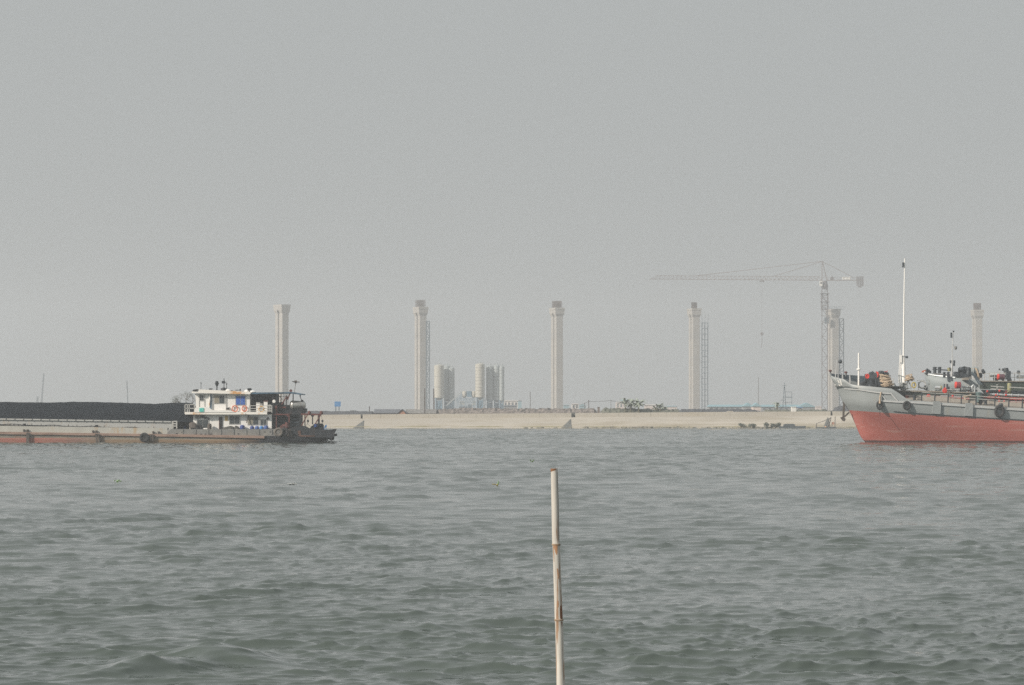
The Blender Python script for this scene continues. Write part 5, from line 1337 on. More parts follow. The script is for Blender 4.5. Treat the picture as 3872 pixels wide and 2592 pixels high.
strip('hull_moulding', [(3380,1556.5),(3430,1561),(3500,1566),(3600,1573),(3872,1589),(4400,1608)], 2.2, .12, M['tdark'])
for x0, x1, y0, y1 in ((3532,3556,1517,1567),(3654,3678,1524,1575)):
    b = MB(); q_ = [(x0-4,y0+1),(x1-4,y0+.5),(x1+1,y0+12),(x1-1,y1),(x0-8,y1-2)]; b.add([hp(x, max(y, interp(x, SHN)-9), .27) for x, y in q_]+[hp(x, max(y, interp(x, SHN)-9), -.05) for x, y in q_], [(0,1,2,3,4),(0,5,6,1),(1,6,7,2),(2,7,8,3),(3,8,9,4),(4,9,5,0)]); b.build('side_pad', M['tgrey'], tanker)
# name painted on the bow: raised white brush strokes of the blurred characters
b = MB(); S = 19.6
for x0, y0, x1, y1, w in ((530,580,635,860,60),(690,590,800,900,95),(890,600,930,680,75),(950,750,1030,980,120),(1110,670,1205,1125,105),(720,1000,765,1160,70),(860,980,920,1150,75),(1020,1060,1095,1200,100)):
    p0 = (3120+x0/S, 1400+y0/S); p1 = (3120+x1/S, 1400+y1/S); hw = w/2/S
    q = [hp(p0[0]-hw, p0[1], .09), hp(p0[0]+hw*.4, p0[1], .09), hp(p0[0]+hw, p0[1]+1.5, .09), hp(p1[0]+hw, p1[1]-1, .09), hp(p1[0], p1[1], .09), hp(p1[0]-hw, p1[1]-.8, .09)]
    b.add(q, [list(range(6))]); b.add([v+Vector((0,.03,0)) for v in q], [list(range(6))])
b.build('bow_name', M['wht'], tanker)
# anchor
b = MB(); ya = hp(3192,1528).y-.1
A = lambda px, py, dy=0: (tx(px, ya), ya+dy, tz(py, ya))
b.bar(A(3191.5,1524), A(3189,1580), .24); b.torus(A(3192,1524), .14, .05)
b.build('anchor', M['sack'], tanker)
b = MB(); b.extr([(A(x,y)[0], A(x,y)[2]) for x, y in ((3178,1580),(3184,1577),(3192,1580),(3197,1585),(3193,1594),(3187,1592))], ya-.4, ya+.4)
b.bar(A(3192,1578,-.3), A(3211,1560,-.3), .14); b.bar(A(3192,1578,.3), A(3211,1560,.3), .14); b.build('anchor_fluke', M['sack'], tanker)
# bow bollards and jackstaff
for px in (3139.5, 3198.5):
    b = MB(); y = YM if px < 3150 else YM+offs(px,1420)-.1; zb_ = tz(interp(px, SHF)+1, y-2)
    b.lathe((tx(px, y), y, zb_), [(.1,0),(.12,.2),(.2,.24),(.2,.36),(.1,.42)], 12); b.build('roller_fairlead', M['redox'], tanker)
b = MB(); b.bar((tx(3206,YM), YM+2.5, tz(1421)), (tx(3206,YM), YM+2.5, tz(1409)), .07); b.build('vent_pipe', M['tgrey'], tanker)
b = MB(); b.tube([(tx(3159,YM), YM, tz(1440)), (tx(3161,YM), YM, tz(1402)), (tx(3165,YM), YM, tz(1357))], [.055,.05,.03], 8); b.build('jackstaff', M['tlight'], tanker)
b = MB(); b.tube([(tx(3247,YM), YM, tz(1462)), (tx(3247,YM), YM, tz(1332))], [.12,.09], 12); b.lathe((tx(3247,YM), YM, tz(1395)), [(.1,-.1),(.28,-.06),(.28,.06),(.1,.1)], 12); b.build('bow_light_post', M['wht'], tanker)
# foremast
fm = empty('foremast', (0,0,0)); fm.parent = tanker; fm.location = Vector((tx(3415,YM), YM, tz(1440)))-tanker.location; fm_off = None
def TX(px, py, dy=0): return (tx(px,YM), YM+dy, tz(py,YM))
b = MB(); b.tube([TX(3417,1448), TX(3417,1352)], [.27,.15], 14); b.build('mast_foot', M['wht'], fm)
b = MB(); b.tube([TX(3416.5,1352), TX(3418,1180), TX(3421,978)], [.11,.085,.06], 10); b.build('mast_pole', M['wht'], fm)
b = MB(); b.box(TX(3402,0)[0], TX(3410,0)[0], YM-.25, YM+.25, TX(0,1372)[2], TX(0,1343)[2]); b.bar(TX(3406,1372), TX(3412,1400), .12); b.build('mast_locker', M['wht'], fm)
b = MB()
for px in (3398.5, 3404.5): b.bar(TX(px+3,1372), TX(px-1,1448), .09)
for k in range(12): b.bar(TX(3401-k*.3,1374+k*6), TX(3407-k*.3,1374+k*6), .06)
b.bar(TX(3403,1342), TX(3404,1322), .04)
b.build('mast_ladder', M['wht'], fm)
b = MB(); b.bar(TX(3416,1349), TX(3428,1351), .08); b.lathe(TX(3429,1351), [(.12,-.16),(.16,.14)], 10, 'X'); b.bar(TX(3408,1360), TX(3413,1346), .07); b.build('mast_light', M['tdark'], fm)
b = MB(); b.box(TX(3412,0)[0], TX(3418,0)[0], YM-.12, YM+.12, TX(0,1008)[2], TX(0,993)[2]); b.box(TX(3411.5,0)[0], TX(3417,0)[0], YM-.14, YM+.14, TX(0,1012)[2], TX(0,1008)[2]); b.build('top_lantern', M['tdark'], fm)
# windlass cluster
wl = MB(); yw = YM
W = lambda px, py, dy=0: (tx(px,YM-.5), YM-.5+dy, tz(py,YM-.5))
wl.box(W(3282,0)[0], W(3342,0)[0], yw-1.2, yw+1.4, W(0,1464)[2], W(0,1436)[2])
wl.lathe(W(3308,1432), [(.55,-1.2),(.55,-.3),(.7,-.28),(.7,.28),(.55,.3),(.55,1.2)], 18, 'X')
for px, py, r_ in ((3294,1416,.3),(3300,1412,.2),(3331,1416,.42),(3338,1412,.25),(3347,1414,.3),(3290,1440,.5),(3352,1417,.3),(3262,1452,.3),(3266,1456,.3)):
    wl.lathe(W(px,py), [(r_*.6,-r_),(r_,-r_*.5),(r_,r_*.5),(r_*.5,r_)], 10)
for px in (3288, 3306, 3320): wl.bar(W(px,1436,-1.3), W(px+1,1466,-1.3), .16)
wl.box(W(3262,0)[0], W(3300,0)[0], yw-1.4, yw-1.1, W(0,1461)[2], W(0,1457)[2])
for a, c_ in (((3296,1410),(3300,1404)),((3334,1408),(3330,1404)),((3342,1412),(3346,1405))): wl.bar(W(*a), W(*c_), .08)
wl.build('windlass', M['tdark'], tanker)
b = MB(); c = W(3275,1424,-1.3); b.torus(c, .24, .07, sx=.85); b.lathe(c, [(.24,-.02),(.22,.1),(.1,.14)], 18, 'Y'); b.build('brake_wheel', M['signal'], tanker)
b = MB(); b.torus(W(3316,1418,-.8), .30, .07, 'X'); b.bar(W(3310,1406,-.9), W(3321,1424,-.9), .16); b.build('brake_wheel', M['signal'], tanker)
b = MB(); b.bar(W(3341,1406,-.5), W(3352,1406,-.5), .05); b.bar(W(3351,1409,-.5), W(3354,1401,-.5), .05); b.build('clutch_lever', M['signal'], tanker)
b = MB(); b.lathe(W(3286,1461,-1.2), [(.24,-.2),(.2,.2)], 10); b.build('deck_stopper', M['tdark'], tanker)
# fo'c'sle aft frame with ring
b = MB()
for a, c_ in (((3393,1420),(3396,1466)),((3402,1420),(3406,1470)),((3422,1428),(3440,1466)),((3424,1440),(3427,1474)),((3466,1446),(3467,1476)),((3507,1440),(3506,1474)),((3492,1470),(3507,1452)),((3424,1470),(3440,1469)),((3466,1466),(3495,1466))): b.bar(W(*a,-1.5), W(*c_,-1.5), .11)
b.bar(W(3390,1420,-1.5), W(3424,1430,-1.5), .13); b.bar(W(3460,1441,-1.5), W(3510,1438,-1.5), .06)
b.box(W(3376,0)[0], W(3401,0)[0], yw-1.4, yw+.5, W(0,1472)[2], W(0,1461)[2])
b.box(W(3408,0)[0], W(3424,0)[0], yw-1.2, yw+.4, W(0,1476)[2], W(0,1448)[2])
b.build('deck_frame', M['tgrey'], tanker)
b = MB()
for px, r_ in ((3415,.42),(3484,.42)): b.torus(W(px,1462 if px<3450 else 1456,-.8), r_, .08)
b.build('hose_reel', M['greyp'], tanker)
# main-deck rails
b = MB()
posts = [(3487,1484,1516),(3537,1488,1513),(3587,1490,1525),(3637,1494,1529),(3693,1498,1533),(3764,1503,1537),(3817,1507,1538),(3868,1509,1542),(3930,1512,1546),(3990,1516,1550)]
for px, a, c_ in posts: b.bar((tx(px), YT+.35, tz(a)), (tx(px)-.03, YT+.35, tz(c_+3)), .13, .2)
b.build('rail_stanchion', M['tdark'], tanker)
b = MB()
for (p0, a0, _), (p1, a1, _) in zip(posts[:-1], posts[1:]):
    for dp in (0, 11): b.bar((tx(p0), YT+.35, tz(a0+dp)), (tx(p1), YT+.35, tz(a1+dp)), .075)
b.build('guard_rail', M['greyp'], tanker)
# pipes and deck gear
def pipe(x0, y0, x1, y1, dy, r_, m, name='deck_pipe'):
    b = MB(); b.tube([(tx(x0,YT+dy), YT+dy, tz(y0,YT+dy)), (tx(x1,YT+dy), YT+dy, tz(y1,YT+dy))], r_, 10)
    n = int((x1-x0)/28)
    for k in range(1, n+1):
        px = x0+(x1-x0)*k/(n+1); py = y0+(y1-y0)*k/(n+1); b.lathe((tx(px,YT+dy), YT+dy, tz(py,YT+dy)), [(r_*1.5,-.04),(r_*1.5,.04)], 10, 'X')
    return b.build(name, m, tanker)
pipe(3530,1499,3665,1507,2.2,.07,M['pipered']); pipe(3590,1503,3665,1510,2.1,.09,M['pipered'])
pipe(3719,1503,3762,1504,1.9,.13,M['pipered']); pipe(3762,1505,3960,1512,1.9,.1,M['pipered']); pipe(3818,1509,3960,1515,1.8,.13,M['pipered']); pipe(3818,1520,3960,1525,1.8,.11,M['pipered'])
pipe(3745,1492,3960,1500,2.1,.13,M['silver']); pipe(3556,1497,3665,1502,2.3,.06,M['silver']); pipe(3500,1477,3560,1478,3.4,.07,M['silver'])
pipe(3636,1463,3690,1466,3.2,.12,M['silver']); pipe(3570,1474,3700,1479,3.5,.09,M['silver'])
rr = random.Random(31)
for k in range(16):
    x0 = rr.uniform(3560, 3800); x1 = x0+rr.uniform(40, 150); y0 = rr.uniform(1468, 1502)
    pipe(x0, y0, x1, y0+(x1-x0)*.03, rr.uniform(2.6, 4.5), rr.uniform(.035, .08), rr.choice((M['silver'], M['tdark'], M['pipered'], M['greyp'], M['tdark'])))
for k in range(22):
    x0 = rr.uniform(3560, 3868); y0 = rr.uniform(1462, 1500); dy = rr.uniform(2.7, 4.2); h_ = rr.uniform(.15, .5)
    b = MB(); p_ = (tx(x0), YT+dy, tz(y0)); b.bar(p_, (p_[0], p_[1], p_[2]+h_), .07); b.lathe((p_[0], p_[1], p_[2]+h_), [(.04,-.04),(.14,0),(.04,.05)], 8); b.build('valve', rr.choice((M['tdark'], M['greyp'], M['tdark'], M['olive'], M['signal'])), tanker)
b = MB()
for px in (3646,3664,3683): b = MB(); b.bar((tx(px), YT+2.9, tz(1468)), (tx(px), YT+2.9, tz(1490)), .14); b.build('pipe_support', M['tdark'], tanker)
for px, py in ((3778,1508),(3792,1520),(3805,1512),(3752,1518),(3812,1500)): b = MB(); b.box(tx(px), tx(px+6), YT+2, YT+2.4, tz(py+10), tz(py-5)); b.build('valve_block', M['tdark'], tanker)
b = MB()
for px in (3766,3774,3784,3792,3800): b.bar((tx(px), YT+1.9, tz(1500)), (tx(px), YT+1.9, tz(1522)), .06)
b.build('valve_spindle', M['tdark'], tanker); b = MB(); b.box(tx(3750), tx(3790), YT+3.2, YT+5, tz(1493), tz(1478)); b.build('pipe_manifold', M['tdark'], tanker); b = MB(); b.box(tx(3843), tx(3900), YT+3.2, YT+5, tz(1500), tz(1480)); b.build('pipe_manifold', M['tdark'], tanker); b = MB(); b.box(tx(3790), tx(3812), YT+3.4, YT+5, tz(1492), tz(1474))
b.build('pipe_manifold', M['tdark'], tanker)
b = MB()
for px, py in ((3518,1500),(3580,1478),(3610,1498),(3742,1480),(3786,1503),(3787,1516),(3806,1517),(3813,1494),(3775,1494),(3788,1478),(3848,1526)):
    r_ = .28 if px in (3518,) else (.3 if px == 3580 else .13); b.lathe((tx(px), YT+1.75, tz(py)), [(r_*.4,-.1),(r_,-.06),(r_*.9,.06),(r_*.3,.12)], 12, 'Y')
b.bar((tx(3580), YT+1.9, tz(1476)), (tx(3583), YT+1.9, tz(1465)), .14)
b.build('valve_wheel', M['signal'], tanker)
for px in (3461, 3711, 3731):
    b = MB(); y1 = 1530 if px > 3500 else 1513; b.lathe((tx(px), YT+.8, tz(y1)), [(.17,0),(.17,.42),(.22,.46),(.22,.6)], 14); b.build('bollard', M['tdark'], tanker)
b = MB()
for px in (3438, 3461, 3434): b.lathe((tx(px), YT+1.4, tz(1512)), [(.1,0),(.1,.35),(.2,.4),(.2,.48)], 10)
b.build('fairlead', M['redox'], tanker)
def vpost(px, y0, y1, r_, m, name, dy=2):
    b = MB(); b.lathe((tx(px,YT+dy), YT+dy, tz(y1,YT+dy)), [(r_,0),(r_,tz(y0,YT+dy)-tz(y1,YT+dy)-.08),(r_*.8,tz(y0,YT+dy)-tz(y1,YT+dy))], 14); return b.build(name, m, tanker)
vpost(3701,1484,1522,.38,mat('green_tank_paint',(.07,.12,.12),.5,var=.2,vscale=3),'deck_tank',1.6); vpost(3713,1488,1520,.22,M['tdark'],'deck_locker',2.0)
vpost(3817,1449,1490,.26,M['olive'],'vent_post',3.6)
b = MB(); b.tube([(tx(3690), YT+3, tz(1480)), (tx(3690), YT+3, tz(1461)), (tx(3695), YT+3, tz(1456)), (tx(3700), YT+3, tz(1460)), (tx(3700), YT+3, tz(1482))], .11, 10); b.build('gooseneck_vent', M['silver'], tanker)
b = MB(); b.extr([(tx(x), tz(y)) for x, y in ((3706,1464),(3712,1466),(3732,1490),(3728,1494),(3708,1484))], YT+2.2, YT+2.3); b.build('deck_bracket', M['silver'], tanker)
b = MB(); b.lathe((tx(3560), YT+3.2, tz(1466)), [(.2,-.35),(.2,.35)], 12, 'X'); b.build('pump_motor', M['silver'], tanker)
b = MB(); b.lathe((tx(3573), YT+3.2, tz(1466)), [(.25,-.1),(.25,.1)], 12, 'X'); b.build('pump_flange', M['olive'], tanker)
b = MB()
for x0, x1, y0, y1 in ((3511,3522,1458,1474),(3587,3600,1452,1475),(3600,3606,1462,1478),(3618,3624,1470,1476)): b.box(tx(x0), tx(x1), YT+3.2, YT+4.2, tz(y1), tz(y0))
b.build('deck_machinery', M['tdark'], tanker)
b = MB()
for a, c_ in (((3543,1478),(3558,1495)),((3663,1450),(3663,1478)),((3668,1452),(3680,1462)),((3589,1448),(3589,1468)),((3470,1446),(3470,1480)),((3760,1460),(3812,1464)),((3785,1464),(3783,1474)),((3830,1464),(3900,1468)),((3760,1470),(3812,1474))): b.bar((tx(a[0]), YT+2.8, tz(a[1])), (tx(c_[0]), YT+2.8, tz(c_[1])), .1)
b.build('gangway_rail', M['greyp'], tanker)

# ---- things hanging on, or lying on, the tanker
def tfender(px, py, rx, ry, label, rope=None, light=False):
    c = hp(px, py, .27); e = empty('tyre_fender', c, label, 'tyre', 'tyre fenders on the tanker')
    b = MB(); b.torus(c, ry/32.0*.74, ry/32.0*.27, sx=rx/ry*1.0); b.build('tyre', M['rubber'], e)
    if rope:
        b = MB(); b.tube([Vector(hp(*rope, .2)), (Vector(hp(*rope,.2))+c)/2+Vector((-.05,-.1,.1)), c+Vector((0,-.2,.2))], [.07,.11,.13], 8); b.build('rope', M['rope'], e)
        b = MB(); b.tube([c+Vector((0,-.15,-.35)), c+Vector((.02,-.15,-1.25))], .03, 5); b.build('tail_rope', M['dark'], e)
    return e
tfender(3325, 1533, 13, 18, 'tyre with a beige rope and tail, leftmost on the tanker side', rope=(3331,1483))
tfender(3428, 1534.5, 15.5, 18, 'round tyre under the step of the tanker bulwark, middle of three')
tf = tfender(3778, 1556, 20, 25, 'biggest tyre on the tanker side, near the right edge')
b = MB(); b.lathe(hp(3783,1532,.25), [(.2,-.2),(.3,0),(.2,.2)], 12); b.build('pad_eye', M['tdark'], tf)
def coil(px, py, w, h_, dy, n, label, name='rope_coil', seed=1, m='rope', taper=.0):
    b = MB(); rr = random.Random(seed); c = Vector((tx(px,YM-2), YM-2+dy, tz(py,YM-2))); H = h_/32.0; Rr = w/2/32.0
    for k in range(n):
        z = H*(k+.5)/n; rad = Rr*(1-taper*abs(k/n-.35))*rr.uniform(.78,1.08); tl = rr.uniform(-.3,.3)*H; ph = rr.uniform(0,6.28)
        pts = [(c.x+rad*math.cos(2*math.pi*j/20), c.y+rad*.8*math.sin(2*math.pi*j/20), c.z+z+tl*math.sin(2*math.pi*j/20+ph)) for j in range(21)]
        b.tube([Vector(p_)+Vector((rr.gauss(0,.035), rr.gauss(0,.035), rr.gauss(0,.03))) for p_ in pts], H/n*.5+.015, 7, caps=False)
    b.lathe((c.x, c.y, c.z), [(Rr*.6,0),(Rr*.65,H*.5),(Rr*.5,H*.9)], 14)
    return tag(b.build(name, M[m]), label, 'rope', 'rope coils on the tanker')
coil(3352, 1466, 44, 26, -.6, 8, 'pale heap of manila rope at the foot of the windlass', seed=2, taper=.5)
coil(3347, 1448, 38, 28, -.2, 9, 'big brown coil of rope on the windlass drum', seed=1)
coil(3438, 1440, 36, 20, -.2, 8, 'grey-brown rope coil on the stand right of the tall mast', seed=3, taper=.6)
rc = MB(); q = [(3650,1497),(3655,1500),(3662,1499),(3670,1496),(3679,1493)]
for s_ in range(4): rc.tube([(tx(x), YT+1.2+.08*s_, tz(y+s_*1.0+(2 if s_ % 2 else 0))) for x, y in q], .075, 7)
rc.tube([(tx(3655), YT+1.2, tz(1500)), (tx(3654), YT+1.15, tz(1509)), (tx(3657), YT+1.1, tz(1514))], .08, 7)
tag(rc.build('rope_bundle', M['rope']), 'beige rope bundle draped on the main deck rail of the tanker', 'rope', 'rope coils on the tanker')
yl = empty('lifebuoy', (tx(3453,YM-2), YM-2.4, tz(1457,YM-2)), 'dull yellow ring hanging on the tanker foredeck frame', 'lifebuoy')
b = MB(); b.torus((tx(3454,YM-2), YM-2.4, tz(1457,YM-2)), .30, .075, sx=.8); b.build('ring', M['gold'], yl)
bl = empty('anchor_ball', (tx(3177,YM), YM, tz(1368,YM)), 'black signal ball hung on a line above the tanker bow', 'signal')
b = MB(); b.lathe((tx(3177,YM), YM, tz(1368,YM)), [(.03,-.25),(.17,-.19),(.245,-.06),(.245,.06),(.17,.19),(.03,.25)], 14); b.build('ball', M['tdark'], bl)
b = MB()
b.tube([(tx(3177,YM), YM, tz(1374,YM)), (tx(3170,YM), YM, tz(1412,YM))], .02, 4); b.build('halyard', M['tdark'], bl)
def reddrum(px0, px1, y0, y1, dy, label, m_side):
    e = empty('fire_hose_drum', (tx((px0+px1)/2), YT+dy, tz(y1)), label, 'drum', 'red drums on the tanker')
    r_ = (tz(y0)-tz(y1))/2; zc = (tz(y0)+tz(y1))/2; L0 = tx(px0); L1 = tx(px1)
    b = MB(); b.lathe((L0+.12, YT+dy, zc), [(r_*.5,-.14),(r_*.92,-.1),(r_,0),(r_,.1)], 20, 'X'); b.build('drum_end', M['signal'], e)
    b = MB(); b.lathe(((L0+L1)/2+.1, YT+dy, zc), [(r_*.93,-(L1-L0)/2+.1),(r_*.93,(L1-L0)/2-.15),(r_,(L1-L0)/2-.12),(r_,(L1-L0)/2-.1),(r_*.5,(L1-L0)/2)], 20, 'X'); b.build('drum_body', m_side, e)
    return e
reddrum(3623, 3644, 1443, 1470, 2.7, 'red drum with a bright left end, beside the bow of the second ship', mat('maroon_paint', (.22,.035,.05), .6, var=.3, vscale=4))
reddrum(3819, 3846, 1411, 1435, 9.5, 'red-ended dark drum on the upper deck near the right edge', mat('dark_maroon_paint', (.10,.04,.055), .6, var=.3, vscale=4))

# ---- the second ship alongside, behind
YU = YT+13.5
def U(px, py, dy=0): v = at(px, py, YU); return (v.x, YU+dy, v.z)
sh2 = empty('moored_ship', (U(3800,0)[0], YU+3, -.5), 'second grey ship lying behind the tanker, only its bow and deck gear showing', 'ship')
M['ugrey'] = mat('second_ship_grey', (0.25, 0.285, 0.295), .6, var=.08, vscale=.8, stain=(0.32,0.33,0.31), samt=.4, sscale=1)
def hs2(px, py, far=1):
    xs = interp(py, [(1405,3494),(1412,3496),(1425,3500),(1445,3504),(1475,3508),(1560,3540),(1690,3600)]); d = max(0, px-xs)/31; o = 3.6*(1-math.exp(-(d/2.2)**.8)); v = at(px, py, YU+3.6)
    return Vector((v.x, YU+3.6-far*o, v.z)), xs
SH2 = [(3494,1406),(3500,1414),(3520,1420),(3560,1425),(3600,1430),(3660,1436),(3700,1440),(3712,1446),(3880,1450),(5200,1500)]
b = MB()
for far in (1, -1):
    rows = []
    for u in [0,.01,.03,.06,.1,.15,.2,.27,.35,.45,.6,.8,1]:
        row = []
        for k in range(9):
            t = k/8; py = 1690+(1412-1690)*t
            for _ in range(20):
                _, xs = hs2(0, py); px = xs+u*(3760-xs); py = py*.5+.5*(1690+(interp(px, SH2)-(0 if far > 0 else 5)-1690)*t)
            row.append(hs2(px, py, far)[0])
        rows.append(row)
    for px in (4000, 5200):
        row = []
        for k in range(9): row.append(hs2(px, 1690+(interp(px, SH2)-1690)*k/8, far)[0])
        rows.append(row)
    b.grid(rows)
o = b.build('hull', M['ugrey'], sh2, fix=False); s_ = o.modifiers.new('plate', 'SOLIDIFY'); s_.thickness = .07; s_.offset = 0
b = MB(); b.tube([hs2(3494.5,1405)[0], hs2(3503,1416,1)[0]+Vector((0,-.05,0)), hs2(3530,1421,1)[0]+Vector((0,-.05,0)), hs2(3600,1429.5,1)[0]+Vector((0,-.05,0))], .1, 8); b.build('gunwale', M['silver'], sh2)
b = MB(); b.extr([(U(x,y)[0], U(x,y)[2]) for x, y in ((3524,1416),(3560,1410),(3640,1416),(3700,1420),(3700,1440),(3600,1430),(3560,1426))], YU+5.5, YU+5.6); b.build('far_bulwark', M['mgrey'], sh2)
b = MB(); b.extr([(U(x,y)[0], U(x,y)[2]) for x, y in ((3706,1444),(3960,1446),(3960,1480),(3706,1476))], YU-.2, YU+6); b.build('trunk', M['tgreen'], sh2)
b = MB(); b.extr([(U(x,y)[0], U(x,y)[2]) for x, y in ((3704,1440),(3960,1442),(3960,1445.5),(3704,1443.8))], YU-.35, YU+2); b.build('trunk_deck_edge', M['tdeck'], sh2)
for px in (3547.5, 3565.5):
    b = MB(); b.lathe(U(px,1411,3), [(.2,0),(.2,.6),(.24,.64),(.24,.78)], 14); b.build('bollard', M['tdark'], sh2)
b = MB(); b.bar(U(3538,1396,3), U(3612,1400,3), .1); b.bar(U(3572,1398,3), U(3600,1400,3), .14); b.build('bollard_rail', M['tdark'], sh2)
for px in (3574, 3589):
    b = MB(); b.lathe(U(px,1429,.8), [(.17,0),(.17,.5),(.12,.52),(.2,.58),(.15,.72)], 12); b.build('bitt', M['tdark'], sh2)
b = MB(); b.extr([(U(x,y)[0], U(x,y)[2]) for x, y in ((3497,1407),(3504,1401),(3514,1398),(3515,1404),(3506,1408))], YU+3.4, YU+3.6); b.build('canvas_cover', mat('orange_red_cloth', (.55,.16,.10), .8, var=.2, vscale=5), sh2)
b = MB()
for px, py, r_ in ((3518,1400,.22),(3524,1403,.2),(3530,1406,.15),(3516,1411,.2)): b.lathe(U(px,py,3), [(r_*.6,-r_),(r_,0),(r_*.6,r_)], 10)
b.build('deck_fitting', M['tdark'], sh2)
m2 = empty('mast', (0,0,0)); m2.parent = sh2; m2.location = Vector(U(3613,1425,3))-sh2.location
b = MB(); b.tube([U(3612,1425,3), U(3614,1360,3)], [.15,.1], 10); b.tube([U(3614,1362,3), U(3615,1310,3), U(3618,1255,3)], [.07,.055,.045], 8); b.build('mast_pole', M['tlight'], m2)
b = MB(); b.box(U(3607.5,0)[0], U(3613.5,0)[0], YU+2.9, YU+3.1, U(0,1276)[2], U(0,1256)[2]); b.lathe(U(3619,1252,3), [(.08,-.1),(.12,.1)], 8)
b.build('mast_light', M['tdark'], m2)
for px, py in ((3608,1367),(3622,1367),(3621,1378),(3604,1394)):
    b = MB(); b.lathe(U(px,py,3), [(.1,-.18),(.13,0),(.1,.18)], 10); b.bar(U(px,py,3), U(3614,py+1,3), .06); b.build('mast_light', M['tdark'], m2)
b = MB(); b.tube([U(3617,1300,3), U(3628,1322,3)], .025, 5); b.lathe(U(3627,1314,3), [(.03,-.24),(.16,-.16),(.2,0),(.16,.16),(.03,.24)], 14); b.build('signal_ball', M['mgrey'], m2)
b = MB(); b.lathe(U(3602,1397,3), [(.18,-.22),(.22,.22)], 12); b.build('lantern', M['olive'], m2)
b = MB(); b.box(U(3616,0)[0], U(3632,0)[0], YU+1, YU+2.5, U(0,1426)[2], U(0,1406)[2]); b.lathe(U(3644,1400,1.4), [(.45,-.5),(.5,0),(.35,.4)], 16); b.lathe(U(3637,1399,1), [(.22,-.3),(.22,.3)], 14, 'X'); b.lathe(U(3652,1404,1.4), [(.6,-.3),(.6,.3)], 18, 'Y')
for px, py, r_ in ((3660,1394,.2),(3668,1398,.3),(3722,1402,.2),(3726,1408,.22),(3668,1412,.4),(3712,1420,.3),(3700,1428,.3)): b.lathe(U(px,py,1.2), [(r_*.7,-r_),(r_,0),(r_*.6,r_)], 10)
b.box(U(3630,0)[0], U(3668,0)[0], YU+1, YU+3, U(0,1430)[2], U(0,1412)[2]); b.build('windlass', M['tdark'], sh2)
b = MB(); b.lathe(U(3690,1404,1), [(.5,-.45),(.6,0),(.5,.45)], 16, 'X'); b.torus(U(3684,1403,.8), .4, .1, 'X'); b.build('winch_drum', M['ugrey'], sh2)
b = MB(); b.extr([(U(x,y)[0], U(x,y)[2]) for x, y in ((3640,1430),(3660,1428),(3662,1438),(3640,1438))], YU-.4, YU+1); b.build('hatch', M['tdeck'], sh2)
b = MB()
for dy in (0, .5):
    for sx_ in (0, 9): b.bar(U(3672+sx_,1408+sx_*.6,dy-.6), U(3702+sx_,1456,dy-.6), .09)
for k in range(8): b.bar(U(3675+k*3.6,1412+k*6,-.6), U(3684+k*3.4,1416+k*5.2,-.6), .05)
b.build('accommodation_ladder', M['tblue'], sh2)
b = MB(); b.lathe(U(3778,1419,1), [(.22,-1.1),(.22,1.1)], 14, 'X'); b.lathe(U(3800,1416,1), [(.2,-.4),(.2,.4)], 14, 'X'); b.lathe(U(3862,1424,1), [(.25,-.4),(.25,.8)], 14, 'X'); b.build('deck_pipe', M['silver'], sh2)
b = MB(); b.bar(U(3748,1411,.5), U(3960,1412,.5), .09)
for px in range(3725, 3960, 19): b.bar(U(px,1412,.5), U(px,1442,.5), .07)
b.bar(U(3722,1414,.5), U(3750,1411,.5), .07); b.bar(U(3722,1427,.5), U(3960,1428,.5), .05); b.build('guard_rail', M['greyp'], sh2)
b = MB()
for px, py, r_ in ((3784,1397,.12),(3797,1398,.15),(3809,1402,.35),(3813,1398,.2),(3856,1408,.22),(3798,1436,.2),(3822,1438,.3),(3770,1432,.35)): b.lathe(U(px,py,1), [(r_*.7,-r_),(r_,0),(r_*.6,r_)], 10)
b.box(U(3806,0)[0], U(3822,0)[0], YU, YU+1, U(0,1436)[2], U(0,1404)[2]); b.build('deck_gear', M['tdark'], sh2)
b = MB(); b.torus(U(3800,1410,1), .48, .03); b.bar(U(3776,1408,1), U(3786,1396,1), .04); b.bar(U(3812,1396,1), U(3828,1408,1), .04); b.build('valve_hoop', M['greyp'], sh2)
rp = MB(); 
for s_ in range(5): rp.tube([U(3678+s_*1.5,1394+s_,.6), U(3690+s_,1393,.5), U(3696+s_*.6,1405,.4), U(3699+s_*.8,1420,.35), U(3703+s_*.4,1436,.3)], .07, 6)
tag(rp.build('hanging_rope', M['rope']), 'beige rope hanging over the winch of the second ship', 'rope')
# ------------------------------------------------------------ bamboo pole
YF = 24.6
M['bamboo'] = mat('weathered_bamboo', (0.50, 0.475, 0.43), .65, var=.25, vscale=14, stain=(0.28,0.15,0.07), samt=.85, sscale=12, stretch=(2.2,2.2,.16), bump=.001, sthr=(.56,.63))
M['bamboo_in'] = mat('bamboo_cut_end', (0.20, 0.10, 0.05), .8, var=.4, vscale=30)
M['nodem'] = mat('bamboo_node', (0.30, 0.22, 0.15), .8, var=.4, vscale=30, stain=(0.10,0.06,0.04), samt=.8, sscale=25); M['split'] = mat('bamboo_split_dark', (0.035, 0.022, 0.014), .9)
F = lambda px, py, dy=0: Vector((at(px,py,YF).x, YF+dy, at(px,py,YF).z))
bp_ = empty('bamboo_pole', (F(2140,0).x, YF, -.6), 'weathered whitish bamboo pole standing out of the water in front', 'pole')
ctr = [(2095,1774,13.2),(2096.5,1790,13.4),(2099,1900,14),(2101.5,2040,14.2),(2102.5,2054,14.6),(2103,2060,16.2),(2103.5,2066,14.6),(2104.5,2090,14.2),(2108,2200,14.8),(2112,2325,15.2),(2112.8,2339,15.5),(2113.2,2345,17.2),(2113.8,2351,15.6),(2115,2380,15.3),(2119,2540,16.2),(2122,2640,16.5),(2123,2656,18),(2124,2670,16.6),(2130,2950,17),(2131,2965,19),(2132,2980,17),(2140,3640,18)]
